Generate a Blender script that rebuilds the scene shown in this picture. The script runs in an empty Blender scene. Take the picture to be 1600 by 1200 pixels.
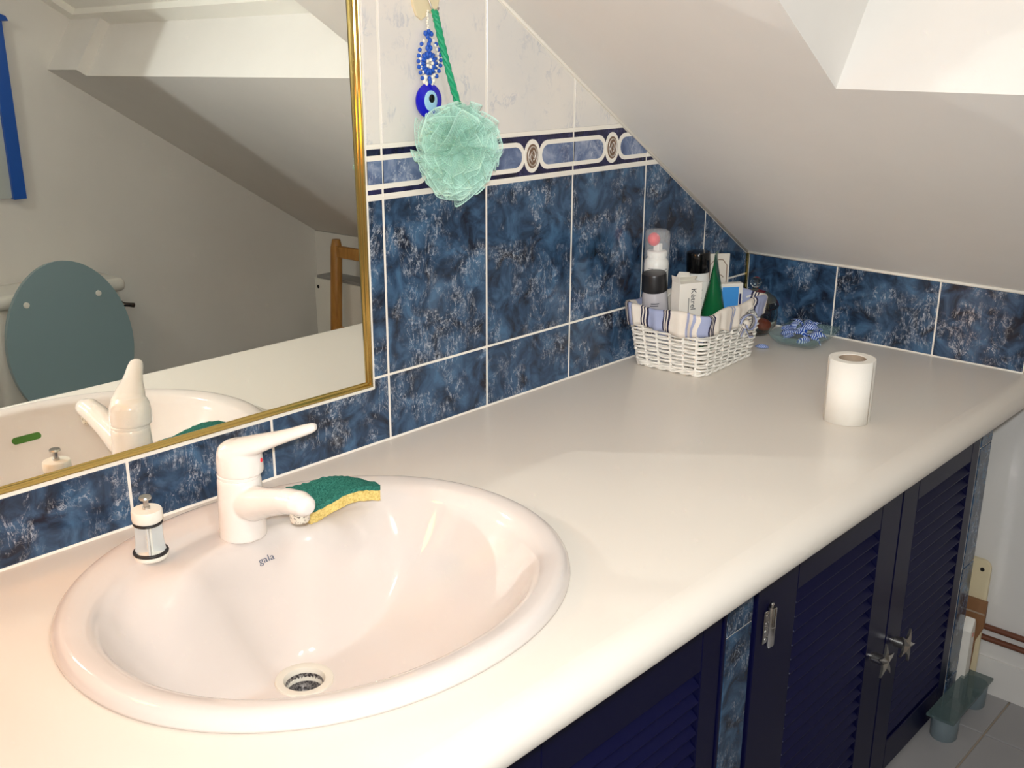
import bpy, bmesh, math, random
from math import pi, sin, cos, radians, sqrt, atan2
from mathutils import Vector, Matrix
from mathutils.bvhtree import BVHTree

random.seed(7)
S = bpy.context.scene
COL = S.collection
LIFT = 0.80            # the worktop is modelled at z = 0; everything is lifted at the end so the floor is z = 0

# ------------------------------------------------------------------ camera, world, lights, exposure
CAM = Vector((-0.9494, -1.1144, 0.5507))
YAW, PITCH, ROLL = 0.7446, -0.3102, 0.0043
D = Vector((cos(PITCH) * cos(YAW), cos(PITCH) * sin(YAW), sin(PITCH)))
R0 = D.cross(Vector((0, 0, 1))).normalized()
U0 = R0.cross(D)
RV = R0 * cos(ROLL) + U0 * sin(ROLL)
UV_ = -R0 * sin(ROLL) + U0 * cos(ROLL)


def frame_matrix(loc, right, up, back):
    return Matrix(((right.x, up.x, back.x, loc.x), (right.y, up.y, back.y, loc.y),
                   (right.z, up.z, back.z, loc.z), (0, 0, 0, 1)))


cam_data = bpy.data.cameras.new('camera')
cam_data.sensor_width = 36.0
cam_data.lens = 1661.56 / 1600.0 * 36.0
cam_data.clip_start = 0.02
cam = bpy.data.objects.new('camera', cam_data)
COL.objects.link(cam)
cam.matrix_world = frame_matrix(CAM, RV, UV_, -D)
S.camera = cam

S.view_settings.view_transform = 'Standard'
S.view_settings.look = 'None'
S.view_settings.exposure = 0.0
S.view_settings.gamma = 1.0
S.view_settings.use_curve_mapping = False
S.cycles.caustics_reflective = True
S.cycles.use_guiding = True
S.cycles.blur_glossy = 0.0
S.cycles.use_surface_guiding = True
S.cycles.sample_clamp_indirect = 0.0
S.cycles.max_bounces = 10
S.cycles.diffuse_bounces = 5
S.cycles.glossy_bounces = 6
S.cycles.transparent_max_bounces = 24

world = bpy.data.worlds.new('world')
S.world = world
world.use_nodes = True
world.node_tree.nodes['Background'].inputs[0].default_value = (0.9, 0.85, 0.8, 1)
world.node_tree.nodes['Background'].inputs[1].default_value = 0.05


def light(name, kind, loc, power, color, size=0.05, aim=None):
    d = bpy.data.lights.new(name, kind)
    d.energy = power
    d.color = color
    if kind == 'AREA':
        d.shape = 'DISK'
        d.size = size
    else:
        d.shadow_soft_size = size
    o = bpy.data.objects.new(name, d)
    COL.objects.link(o)
    o.location = loc
    if aim is not None:
        o.rotation_euler = Vector(aim).to_track_quat('-Z', 'Y').to_euler()
    return o


flash = light('camera_flash', 'AREA', CAM - D * 0.03 + U0 * 0.035, 7.6, (0.97, 1.0, 1.02), 0.032, D + R0 * 0.15 + U0 * 0.0)
flash.data.spread = radians(122)
light('tungsten_lamp', 'POINT', (-0.80, -0.13, 0.40), 2.6, (1.0, 0.37, 0.07), 0.05)
light('ambient_fill', 'POINT', (-0.62, -1.22, 1.08), 10.5, (0.98, 0.98, 0.94), 0.08)  # unseen fill lamp added for the room's ambient light


# ------------------------------------------------------------------ materials
def lin(c):
    return tuple(((v / 255.0) / 12.92 if v / 255.0 <= 0.04045 else ((v / 255.0 + 0.055) / 1.055) ** 2.4) for v in c) + (1.0,)


def mat(name, rgb, rough=0.5, metal=0.0, spec=0.5, **kw):
    m = bpy.data.materials.new(name)
    m.use_nodes = True
    b = m.node_tree.nodes['Principled BSDF']
    b.inputs['Base Color'].default_value = lin(rgb)
    b.inputs['Roughness'].default_value = rough
    b.inputs['Metallic'].default_value = metal
    b.inputs['Specular IOR Level'].default_value = spec
    for k, v in kw.items():
        b.inputs[k].default_value = v
    return m


class NT:
    def __init__(self, m):
        self.t = m.node_tree
        self.b = self.t.nodes['Principled BSDF']

    def n(self, kind, **kw):
        nd = self.t.nodes.new(kind)
        for k, v in kw.items():
            setattr(nd, k, v)
        return nd

    def l(self, a, b):
        self.t.links.new(a, b)

    def math(self, op, a, b=None, clamp=False):
        nd = self.n('ShaderNodeMath', operation=op, use_clamp=clamp)
        for i, v in enumerate((a, b)):
            if v is None:
                continue
            if isinstance(v, (int, float)):
                nd.inputs[i].default_value = v
            else:
                self.l(v, nd.inputs[i])
        return nd.outputs[0]

    def mix(self, fac, a, b):
        nd = self.n('ShaderNodeMix', data_type='RGBA')
        for i, v in ((0, fac), (6, a), (7, b)):
            if isinstance(v, (int, float)):
                nd.inputs[i].default_value = v
            elif isinstance(v, tuple):
                nd.inputs[i].default_value = v
            else:
                self.l(v, nd.inputs[i])
        return nd.outputs[2]

    def ramp(self, fac, stops, interp='LINEAR'):
        nd = self.n('ShaderNodeValToRGB')
        cr = nd.color_ramp
        cr.interpolation = interp
        while len(cr.elements) < len(stops):
            cr.elements.new(0.5)
        for e, (p, c) in zip(cr.elements, stops):
            e.position = p
            e.color = c if len(c) == 4 else lin(c)
        self.l(fac, nd.inputs[0])
        return nd.outputs[0]

    def coords(self, scale=(1, 1, 1), rot=(0, 0, 0), rnd=True, kind='Object'):
        tc = self.n('ShaderNodeTexCoord')
        mp = self.n('ShaderNodeMapping')
        mp.inputs['Scale'].default_value = scale
        mp.inputs['Rotation'].default_value = rot
        src = tc.outputs[kind]
        if rnd:
            oi = self.n('ShaderNodeObjectInfo')
            ad = self.n('ShaderNodeVectorMath', operation='ADD')
            sc = self.math('MULTIPLY', oi.outputs['Random'], 37.0)
            self.l(src, ad.inputs[0])
            self.l(sc, ad.inputs[1])
            src = ad.outputs[0]
        self.l(src, mp.inputs['Vector'])
        return mp.outputs[0]

    def noise(self, vec, scale, detail=4, rough=0.55, dist=0.0):
        nd = self.n('ShaderNodeTexNoise')
        nd.inputs['Scale'].default_value = scale
        nd.inputs['Detail'].default_value = detail
        nd.inputs['Roughness'].default_value = rough
        nd.inputs['Distortion'].default_value = dist
        self.l(vec, nd.inputs['Vector'])
        return nd.outputs['Fac']

    def bump(self, h, strength, dist=0.001):
        nd = self.n('ShaderNodeBump')
        nd.inputs['Strength'].default_value = strength
        nd.inputs['Distance'].default_value = dist
        self.l(h, nd.inputs['Height'])
        self.l(nd.outputs[0], self.b.inputs['Normal'])


def blue_marble(name, dark, mid, light_, vein, rough=0.12):
    m = mat(name, mid, rough, spec=0.5)
    t = NT(m)
    v = t.coords()
    base = t.ramp(t.noise(v, 24, 5, 0.6, 0.8), [(0.34, dark), (0.50, mid), (0.68, light_)])
    v2 = t.coords(scale=(1.5, 1.5, 0.62), rot=(0, 0.5, 0))
    n2 = t.noise(v2, 24, 6, 0.72, 1.0)
    ridge = t.math('SUBTRACT', 1.0, t.math('MULTIPLY', t.math('ABSOLUTE', t.math('SUBTRACT', n2, 0.5)), 46.0), True)
    n3 = t.noise(v2, 46, 5, 0.7, 0.6)
    ridge2 = t.math('MULTIPLY', t.math('SUBTRACT', 1.0, t.math('MULTIPLY', t.math('ABSOLUTE', t.math('SUBTRACT', n3, 0.47)), 44.0), True), 0.55)
    gate = t.ramp(t.noise(v, 17, 3, 0.6), [(0.47, (0, 0, 0, 1)), (0.58, (1, 1, 1, 1))])
    speck = t.ramp(t.noise(v, 170, 2, 0.7), [(0.40, (0.10, 0.15, 0.15, 1)), (0.60, (1, 1, 1, 1))])
    fac = t.math('MULTIPLY', t.math('MULTIPLY', t.math('MAXIMUM', ridge, ridge2), gate), speck)
    fac = t.math('MULTIPLY', fac, 0.85, True)
    col = t.mix(fac, base, lin(vein))
    t.l(col, t.b.inputs['Base Color'])
    return m


M = {}
M['tile_blue'] = blue_marble('blue_marbled_glaze', (26, 33, 48), (46, 70, 97), (70, 104, 136), (206, 213, 222))
M['panel_blue'] = blue_marble('pale_blue_marbled_glaze', (74, 88, 122), (104, 120, 152), (156, 166, 188), (225, 228, 234))
M['tile_dark'] = blue_marble('navy_glaze', (18, 18, 38), (30, 30, 62), (46, 46, 84), (80, 80, 120))

m = mat('white_mottled_glaze', (226, 220, 212), 0.12)
t = NT(m)
v = t.coords()
v2 = t.coords(scale=(1.3, 1.3, 0.7), rot=(0, 0.6, 0))
n2 = t.noise(v2, 34, 5, 0.65, 1.2)
ridge = t.math('SUBTRACT', 1.0, t.math('MULTIPLY', t.math('ABSOLUTE', t.math('SUBTRACT', n2, 0.5)), 22.0), True)
gate = t.ramp(t.noise(v, 24, 3, 0.6), [(0.5, (0, 0, 0, 1)), (0.66, (1, 1, 1, 1))])
fac = t.math('MULTIPLY', t.math('MULTIPLY', ridge, gate), 0.55)
base = t.ramp(t.noise(v, 8, 3, 0.5), [(0.35, (222, 218, 212)), (0.65, (232, 225, 215))])
t.l(t.mix(fac, base, lin((170, 176, 190))), t.b.inputs['Base Color'])
M['tile_white'] = m


def plaster(name, rgb, bump=0.15):
    m = mat(name, rgb, 0.75, spec=0.25)
    t = NT(m)
    v = t.coords(rnd=False)
    c = t.ramp(t.noise(v, 3, 4, 0.6), [(0.3, tuple(int(x * 0.975) for x in rgb)), (0.7, rgb)])
    t.l(c, t.b.inputs['Base Color'])
    t.bump(t.noise(v, 220, 3, 0.6), bump, 0.0006)
    return m


M['plaster'] = plaster('white_plaster', (230, 227, 222))
M['grout'] = mat('white_grout', (240, 234, 222), 0.7)
M['worktop'] = mat('cream_laminate', (226, 219, 208), 0.28, spec=0.4)
t = NT(M['worktop'])
t.bump(t.noise(t.coords(rnd=False), 900, 2, 0.5), 0.05, 0.0002)
M['ceramic'] = mat('cream_ceramic', (216, 207, 200), 0.07, spec=0.5)
M['ceramic_tap'] = mat('cream_enamel', (232, 226, 219), 0.12, spec=0.5)
M['drain_white'] = mat('white_drain_plastic', (222, 217, 203), 0.3)
M['chrome'] = mat('chrome', (215, 215, 215), 0.12, 1.0)
M['steel'] = mat('brushed_steel', (190, 188, 184), 0.3, 1.0)
M['limescale'] = mat('limescaled_metal', (150, 145, 142), 0.45, 0.7)
t = NT(M['limescale'])
t.l(t.ramp(t.noise(t.coords(rnd=False), 300, 4, 0.7), [(0.4, (70, 66, 70)), (0.62, (205, 200, 195))]), t.b.inputs['Base Color'])
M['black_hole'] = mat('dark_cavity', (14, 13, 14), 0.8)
M['gold'] = mat('polished_brass', (196, 172, 104), 0.14, 1.0)
M['mirror'] = mat('silvered_glass', (244, 246, 240), 0.0, 1.0)
M['navy_paint'] = mat('navy_gloss_paint', (8, 10, 50), 0.36, spec=0.25)
M['navy_paint2'] = mat('navy_gloss_paint_slats', (9, 12, 58), 0.38, spec=0.25)
M['carcass'] = mat('dark_carcass', (10, 11, 24), 0.7)
M['floor_tile'] = plaster('pale_grey_floor_tile', (166, 164, 164), 0.05)
M['floor_tile'].node_tree.nodes['Principled BSDF'].inputs['Roughness'].default_value = 0.35
M['floor_grout'] = mat('beige_floor_grout', (165, 150, 132), 0.8)
M['copper_pipe'] = mat('brown_painted_pipe', (112, 66, 46), 0.45)
M['glass'] = mat('clear_glass', (240, 248, 246), 0.02, spec=0.5, **{'Transmission Weight': 1.0, 'IOR': 1.45})
M['green_glass'] = mat('greenish_glass', (150, 184, 182), 0.03, **{'Alpha': 0.22})
M['grey_glass'] = mat('grey_green_glass', (96, 118, 118), 0.04, **{'Alpha': 0.55})
M['paper'] = mat('white_paper', (240, 236, 226), 0.85, spec=0.2)
t = NT(M['paper'])
t.bump(t.noise(t.coords(rnd=False), 420, 2, 0.5), 0.25, 0.0006)
M['cardboard'] = mat('grey_cardboard', (168, 150, 130), 0.9)
M['sponge_green'] = mat('green_scourer', (46, 112, 100), 0.95, spec=0.1)
t = NT(M['sponge_green'])
v = t.coords(rnd=False)
t.l(t.ramp(t.noise(v, 500, 3, 0.7), [(0.35, (28, 84, 76)), (0.65, (66, 138, 122))]), t.b.inputs['Base Color'])
t.bump(t.noise(v, 700, 3, 0.7), 0.8, 0.001)
M['sponge_yellow'] = mat('yellow_foam', (226, 200, 118), 0.95, spec=0.1)
t = NT(M['sponge_yellow'])
v = t.coords(rnd=False)
t.l(t.ramp(t.noise(v, 400, 3, 0.7), [(0.3, (196, 166, 84)), (0.6, (236, 212, 136))]), t.b.inputs['Base Color'])
t.bump(t.noise(v, 600, 3, 0.7), 0.8, 0.001)
M['wicker'] = mat('white_painted_wicker', (236, 232, 222), 0.5)
M['rubber'] = mat('black_rubber', (28, 26, 28), 0.5)
M['plastic_cream'] = mat('cream_plastic', (226, 212, 176), 0.4)
M['rope_green'] = mat('green_cord', (26, 158, 112), 0.5)
M['bead_blue'] = mat('blue_bead', (40, 92, 196), 0.15)
M['bead_white'] = mat('white_bead', (246, 240, 226), 0.2)
M['eye_blue'] = mat('cobalt_glass', (28, 26, 190), 0.06)
M['eye_pale'] = mat('pale_blue_glass', (166, 212, 236), 0.08)
M['black_gloss'] = mat('black_gloss', (10, 10, 12), 0.1)
M['white_print'] = mat('white_card', (232, 228, 218), 0.5)
M['ink'] = mat('dark_ink', (40, 44, 58), 0.6)
M['ink_blue'] = mat('blue_grey_ink', (64, 74, 100), 0.5)
M['red'] = mat('red_plastic', (226, 48, 60), 0.35)
M['green_tube'] = mat('green_translucent_plastic', (10, 92, 52), 0.16, spec=0.5)
M['blue_card'] = mat('sky_blue_card', (70, 150, 220), 0.35)
M['grey_tube'] = mat('clear_grey_plastic', (176, 174, 178), 0.2)
M['clear_cap'] = mat('clear_plastic', (240, 244, 246), 0.05, **{'Alpha': 0.2})
M['white_plastic'] = mat('white_plastic', (238, 236, 228), 0.3)
M['wood'] = mat('honey_wood', (164, 104, 44), 0.4)
t = NT(M['wood'])
v = t.coords(scale=(8, 8, 1.2), rnd=False)
t.l(t.ramp(t.noise(v, 9, 4, 0.6, 0.8), [(0.3, (156, 104, 40)), (0.7, (190, 138, 66))]), t.b.inputs['Base Color'])
M['wood_board'] = mat('brown_wood', (140, 100, 66), 0.6)
M['lid_grey'] = mat('grey_blue_seat_plastic', (136, 160, 166), 0.25)
M['wc_white'] = mat('white_sanitaryware', (222, 220, 212), 0.1)
M['blue_frame'] = mat('bright_blue_paint', (20, 84, 176), 0.4)
M['pale_panel'] = mat('pale_grey_panel', (186, 192, 188), 0.2)
M['amber'] = mat('terracotta_soap', (168, 72, 42), 0.35)
M['shell_blue'] = mat('blue_shell', (52, 106, 180), 0.35)
t = NT(M['shell_blue'])
wv = t.n('ShaderNodeTexWave', wave_type='BANDS')
wv.inputs['Scale'].default_value = 95
wv.inputs['Distortion'].default_value = 3.0
t.l(t.coords(rot=(0.4, 0.5, 0.3)), wv.inputs['Vector'])
t.l(t.ramp(wv.outputs['Fac'], [(0.40, (22, 72, 168)), (0.60, (58, 120, 204)), (0.72, (220, 232, 248))]), t.b.inputs['Base Color'])
M['medal'] = mat('brown_enamel', (122, 96, 76), 0.3)
M['silver'] = mat('silver_motif', (212, 204, 196), 0.3, 0.6)

# netting of the bath puff: fine thread grid, open between the threads
m = mat('mint_netting', (196, 236, 222), 0.6, spec=0.2)
t = NT(m)
uvn = t.n('ShaderNodeTexCoord').outputs['UV']
sep = t.n('ShaderNodeSeparateXYZ')
t.l(uvn, sep.inputs[0])
g1 = t.math('ABSOLUTE', t.math('SUBTRACT', t.math('FRACT', t.math('MULTIPLY', sep.outputs[0], 26.0)), 0.5))
g2 = t.math('ABSOLUTE', t.math('SUBTRACT', t.math('FRACT', t.math('MULTIPLY', sep.outputs[1], 20.0)), 0.5))
th = t.math('MAXIMUM', t.math('GREATER_THAN', g1, 0.36), t.math('GREATER_THAN', g2, 0.36))
edge = t.math('GREATER_THAN', sep.outputs[1], 0.972)
alpha = t.math('MAXIMUM', t.math('MAXIMUM', t.math('MULTIPLY', th, 0.55), t.math('MULTIPLY', edge, 0.75)), 0.10)
t.l(alpha, t.b.inputs['Alpha'])
t.b.inputs['Subsurface Weight'].default_value = 0.0
M['netting'] = m

# striped basket lining, u = metres along the rim
m = mat('striped_cotton', (226, 218, 206), 0.9, spec=0.1)
t = NT(m)
uvn = t.n('ShaderNodeTexCoord').outputs['UV']
sep = t.n('ShaderNodeSeparateXYZ')
t.l(uvn, sep.inputs[0])
W_, B_, K_ = (228, 220, 208), (162, 170, 200), (50, 50, 76)


def tri(a, w=0.0085):
    s = w / 6
    return [(a, K_), (a + s, W_), (a + 2 * s, K_), (a + 3 * s, W_), (a + 4 * s, K_), (a + 5.2 * s, None)]


stops = [(0.0, W_)] + tri(0.018, 0.016)[:5] + [(0.033, B_)] + tri(0.060, 0.016)[:5] + [(0.075, W_), (0.105, B_), (0.111, W_), (0.117, B_), (0.122, W_), (0.127, B_)] \
    + tri(0.140, 0.014)[:5] + [(0.153, W_), (0.208, B_), (0.213, W_), (0.218, B_), (0.223, W_), (0.290, K_), (0.2935, W_), (0.297, K_), (0.3005, B_)]
L0 = 0.34
st = [(p / L0, c) for p, c in stops][:32]
t.l(t.ramp(t.math('FRACT', t.math('DIVIDE', sep.outputs[0], L0)), st, 'CONSTANT'), t.b.inputs['Base Color'])
t.bump(t.noise(t.coords(rnd=False), 500, 2, 0.5), 0.2, 0.0005)
M['liner'] = m


# ------------------------------------------------------------------ mesh helpers
def link(name, me, m=None, parent=None, loc=None, smooth=False):
    o = bpy.data.objects.new(name, me)
    COL.objects.link(o)
    if m is not None:
        for mm in (m if isinstance(m, (list, tuple)) else [m]):
            me.materials.append(M[mm] if isinstance(mm, str) else mm)
    if parent is not None:
        o.parent = parent
    if loc is not None:
        o.location = loc
    if smooth:
        me.polygons.foreach_set('use_smooth', [True] * len(me.polygons))
    return o


def obj(name, bm, m=None, parent=None, loc=None, smooth=False, fix=True, auto=None):
    if fix:
        bmesh.ops.recalc_face_normals(bm, faces=bm.faces)
    me = bpy.data.meshes.new(name)
    bm.to_mesh(me)
    bm.free()
    o = link(name, me, m, parent, loc, smooth)
    if auto is not None:
        me.set_sharp_from_angle(angle=radians(auto))
    return o


def raw(name, vs, fs, m=None, parent=None, loc=None, smooth=False):
    me = bpy.data.meshes.new(name)
    me.from_pydata([tuple(v) for v in vs], [], fs)
    me.update()
    return link(name, me, m, parent, loc, smooth)


def empty(name, loc, rz=0.0, **kw):
    o = bpy.data.objects.new(name, None)
    COL.objects.link(o)
    o.empty_display_size = 0.05
    o.location = loc
    o.rotation_euler = (0, 0, rz)
    tag(o, **kw)
    return o


def tag(o, label=None, category=None, group=None, kind=None):
    for k, v in (('label', label), ('category', category), ('group', group), ('kind', kind)):
        if v:
            o[k] = v
    return o


def add_box(bm, x0, x1, y0, y1, z0, z1, bevel=0.0, seg=1, mi=0):
    vs = [bm.verts.new((x, y, z)) for x in (x0, x1) for y in (y0, y1) for z in (z0, z1)]
    fs = []
    for idx in ((0, 1, 3, 2), (4, 6, 7, 5), (0, 4, 5, 1), (2, 3, 7, 6), (0, 2, 6, 4), (1, 5, 7, 3)):
        f = bm.faces.new([vs[i] for i in idx])
        f.material_index = mi
        fs.append(f)
    if bevel:
        es = list({e for f in fs for e in f.edges})
        bmesh.ops.bevel(bm, geom=es, offset=bevel, segments=seg, affect='EDGES', profile=0.5)
    return vs


def box(name, x0, x1, y0, y1, z0, z1, m, parent=None, bevel=0.0, seg=2, loc=None):
    bm = bmesh.new()
    add_box(bm, x0, x1, y0, y1, z0, z1, bevel, seg)
    return obj(name, bm, m, parent, loc)


def add_lathe(bm, prof, n=32, c=(0, 0, 0), mi=0, xf=None):
    rings = []
    for r, z in prof:
        if r < 1e-6:
            p = Vector((0, 0, z))
            p = (xf @ p if xf else p) + Vector(c)
            rings.append([bm.verts.new(p)])
        else:
            row = []
            for k in range(n):
                p = Vector((r * cos(2 * pi * k / n), r * sin(2 * pi * k / n), z))
                p = (xf @ p if xf else p) + Vector(c)
                row.append(bm.verts.new(p))
            rings.append(row)
    for a, b in zip(rings, rings[1:]):
        for k in range(n):
            k2 = (k + 1) % n
            if len(a) == 1 and len(b) == 1:
                continue
            if len(a) == 1:
                f = bm.faces.new((a[0], b[k2], b[k]))
            elif len(b) == 1:
                f = bm.faces.new((a[k], a[k2], b[0]))
            else:
                f = bm.faces.new((a[k], a[k2], b[k2], b[k]))
            f.material_index = mi
            f.smooth = True


def lathe(name, prof, m, parent=None, n=32, c=(0, 0, 0), loc=None, xf=None, auto=40):
    bm = bmesh.new()
    add_lathe(bm, prof, n, c, 0, xf)
    return obj(name, bm, m, parent, loc, True, auto=auto)


def add_tube(bm, pts, r, n=8, caps=True, closed=False, mi=0, flat=1.0):
    pts = [Vector(p) for p in pts]
    N = len(pts)
    rad = r if isinstance(r, (list, tuple)) else [r] * N
    prev = None
    rows = []
    for i, p in enumerate(pts):
        a = pts[(i - 1) % N] if closed or i > 0 else pts[i]
        b = pts[(i + 1) % N] if closed or i < N - 1 else pts[i]
        tn = (b - a).normalized()
        if prev is None:
            ref = Vector((0, 0, 1)) if abs(tn.z) < 0.9 else Vector((1, 0, 0))
            u = tn.cross(ref).normalized()
        else:
            u = (prev - tn * prev.dot(tn)).normalized()
        prev = u
        w = tn.cross(u)
        rows.append([bm.verts.new(p + (u * cos(2 * pi * k / n) + w * sin(2 * pi * k / n) * flat) * rad[i]) for k in range(n)])
    m_ = N if closed else N - 1
    for i in range(m_):
        A, B = rows[i], rows[(i + 1) % N]
        for k in range(n):
            f = bm.faces.new((A[k], A[(k + 1) % n], B[(k + 1) % n], B[k]))
            f.smooth = True
            f.material_index = mi
    if caps and not closed:
        for row, rev in ((rows[0], True), (rows[-1], False)):
            f = bm.faces.new(row[::-1] if rev else row)
            f.material_index = mi


def tube(name, pts, r, m, parent=None, n=10, caps=True, closed=False, flat=1.0, loc=None):
    bm = bmesh.new()
    add_tube(bm, pts, r, n, caps, closed, 0, flat)
    return obj(name, bm, m, parent, loc, True, auto=50)


def add_ball(bm, c, r, sc=(1, 1, 1), u=12, v=8, mi=0, rot=None):
    mtx = Matrix.Translation(Vector(c)) @ (rot.to_4x4() if rot else Matrix.Identity(4)) @ Matrix.Diagonal((r * sc[0], r * sc[1], r * sc[2], 1))
    ret = bmesh.ops.create_uvsphere(bm, u_segments=u, v_segments=v, radius=1.0, matrix=mtx)
    fs = {f for vv in ret['verts'] for f in vv.link_faces}
    for f in fs:
        f.smooth = True
        f.material_index = mi


def add_prism(bm, poly, axis_o, ex, ey, ez, depth, mi=0, bevel=0.0, seg=1):
    """extrude polygon given in (ex, ey) about axis_o along ez by depth; bevel the front (ez = 0) edge"""
    o = Vector(axis_o)
    ex, ey, ez = Vector(ex), Vector(ey), Vector(ez)
    A = [bm.verts.new(o + ex * p[0] + ey * p[1]) for p in poly]
    B = [bm.verts.new(o + ex * p[0] + ey * p[1] + ez * depth) for p in poly]
    f0 = bm.faces.new(A)
    f1 = bm.faces.new(B[::-1])
    fs = [f0, f1]
    n = len(poly)
    for i in range(n):
        fs.append(bm.faces.new((A[i], B[i], B[(i + 1) % n], A[(i + 1) % n])))
    for f in fs:
        f.material_index = mi
    if bevel:
        bmesh.ops.bevel(bm, geom=list(f0.edges), offset=bevel, segments=seg, affect='EDGES', profile=0.5)
    return f0


def prism(name, poly, o, ex, ey, ez, depth, m, parent=None, bevel=0.0, seg=1, loc=None):
    bm = bmesh.new()
    add_prism(bm, poly, o, ex, ey, ez, depth, 0, bevel, seg)
    return obj(name, bm, m, parent, loc)


def clip(poly, nx, ny, d):
    """keep nx*x + ny*y <= d"""
    out = []
    for i in range(len(poly)):
        a, b = poly[i], poly[(i + 1) % len(poly)]
        da, db = nx * a[0] + ny * a[1] - d, nx * b[0] + ny * b[1] - d
        if da <= 0:
            out.append(a)
        if (da < 0 < db) or (db < 0 < da):
            k = da / (da - db)
            out.append((a[0] + (b[0] - a[0]) * k, a[1] + (b[1] - a[1]) * k))
    return out


def area(poly):
    return 0.5 * sum(poly[i][0] * poly[(i + 1) % len(poly)][1] - poly[(i + 1) % len(poly)][0] * poly[i][1] for i in range(len(poly)))


def text_mesh(s, size, extrude=0.0, bold=0.0):
    cu = bpy.data.curves.new('lettering', 'FONT')
    cu.body = s
    cu.size = size
    cu.extrude = extrude
    cu.offset = bold
    cu.align_x = 'CENTER'
    cu.align_y = 'CENTER'
    cu.resolution_u = 3
    o = bpy.data.objects.new('lettering', cu)
    COL.objects.link(o)
    dg = bpy.context.evaluated_depsgraph_get()
    me = bpy.data.meshes.new_from_object(o.evaluated_get(dg))
    COL.objects.unlink(o)
    bpy.data.objects.remove(o)
    return me


def text(name, s, size, mtx, m, parent=None):
    me = text_mesh(s, size)
    me.transform(mtx)
    me.materials.clear()
    return link(name, me, m, parent)


def solid_area(o, th):
    md = o.modifiers.new('thick', 'SOLIDIFY')
    md.thickness = th
    md.offset = -1
    return o


# ------------------------------------------------------------------ room shell
XR = 0.9748            # tiled low wall above the worktop
SL = 0.629             # pitch of the sloping ceiling
ZT = 0.145             # its height where it meets the tiled low wall
XW = 1.24              # white wall under the eaves
YF = -1.80             # wall opposite the mirror
XL = -1.75
ZC = 1.45
FL = -0.80


def slz(x):
    return ZT + SL * (XR - x)


SN = Vector((SL, 0, 1)).normalized()      # outward normal of the slope
YB = 0.035

floor = box('floor', XL, XW + 0.1, YF - 0.1, YB + 0.1, FL - 0.08, FL - 0.004, 'floor_grout')
tag(floor, kind='structure')
ft = 0.30
tile_mesh = {}
for i in range(-9, 1):
    for j in range(-4, 5):
        x0, x1 = 1.083 + i * ft, 1.083 + (i + 1) * ft
        y0, y1 = -0.566 + j * ft, -0.566 + (j + 1) * ft
        x0, x1 = max(x0, XL), min(x1, XW)
        y0, y1 = max(y0, YF), min(y1, 0.0)
        if x1 - x0 < 0.03 or y1 - y0 < 0.03:
            continue
        key = (round(x1 - x0, 4), round(y1 - y0, 4))
        if key not in tile_mesh:
            hx, hy = key[0] / 2 - 0.002, key[1] / 2 - 0.002
            bm = bmesh.new()
            add_prism(bm, [(-hx, -hy), (hx, -hy), (hx, hy), (-hx, hy)], (0, 0, 0), (1, 0, 0), (0, 1, 0), (0, 0, -1), 0.004, 0, 0.0012)
            o = obj('floor_tile', bm, 'floor_tile', floor)
            tile_mesh[key] = o.data
        else:
            o = bpy.data.objects.new('floor_tile', tile_mesh[key])
            COL.objects.link(o)
            o.parent = floor
        o.location = ((x0 + x1) / 2, (y0 + y1) / 2, FL)

wall_back = box('wall_back', XL, XW + 0.1, YB, YB + 0.1, FL, ZC, 'plaster')
tag(wall_back, kind='structure')
wall_front = box('wall_front', XL, XW + 0.1, YF - 0.1, YF, FL, ZC, 'plaster')
tag(wall_front, kind='structure')
wall_left = box('wall_left', XL - 0.1, XL, YF - 0.1, YB + 0.1, FL, ZC, 'plaster')
tag(wall_left, kind='structure')
wall_right = box('wall_right', XW, XW + 0.1, YF - 0.1, YB + 0.1, FL, slz(XW) - 0.002, 'plaster')
tag(wall_right, kind='structure')

# sloping ceiling with the deep recess of the roof window
RX0, RX0B, RX1 = 0.419, 0.394, -0.35
RY0, RY1, RY2 = -0.4363, -1.635, YF
DEPTH = 0.17
X_TOP = XR - (ZC - ZT) / SL


def sp(x, y, d=0.0):
    return Vector((x, y, slz(x))) + SN * d


vs, fs = [], []


def quad(*pts):
    i = len(vs)
    vs.extend(pts)
    fs.append(tuple(range(i, i + len(pts))))


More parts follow.
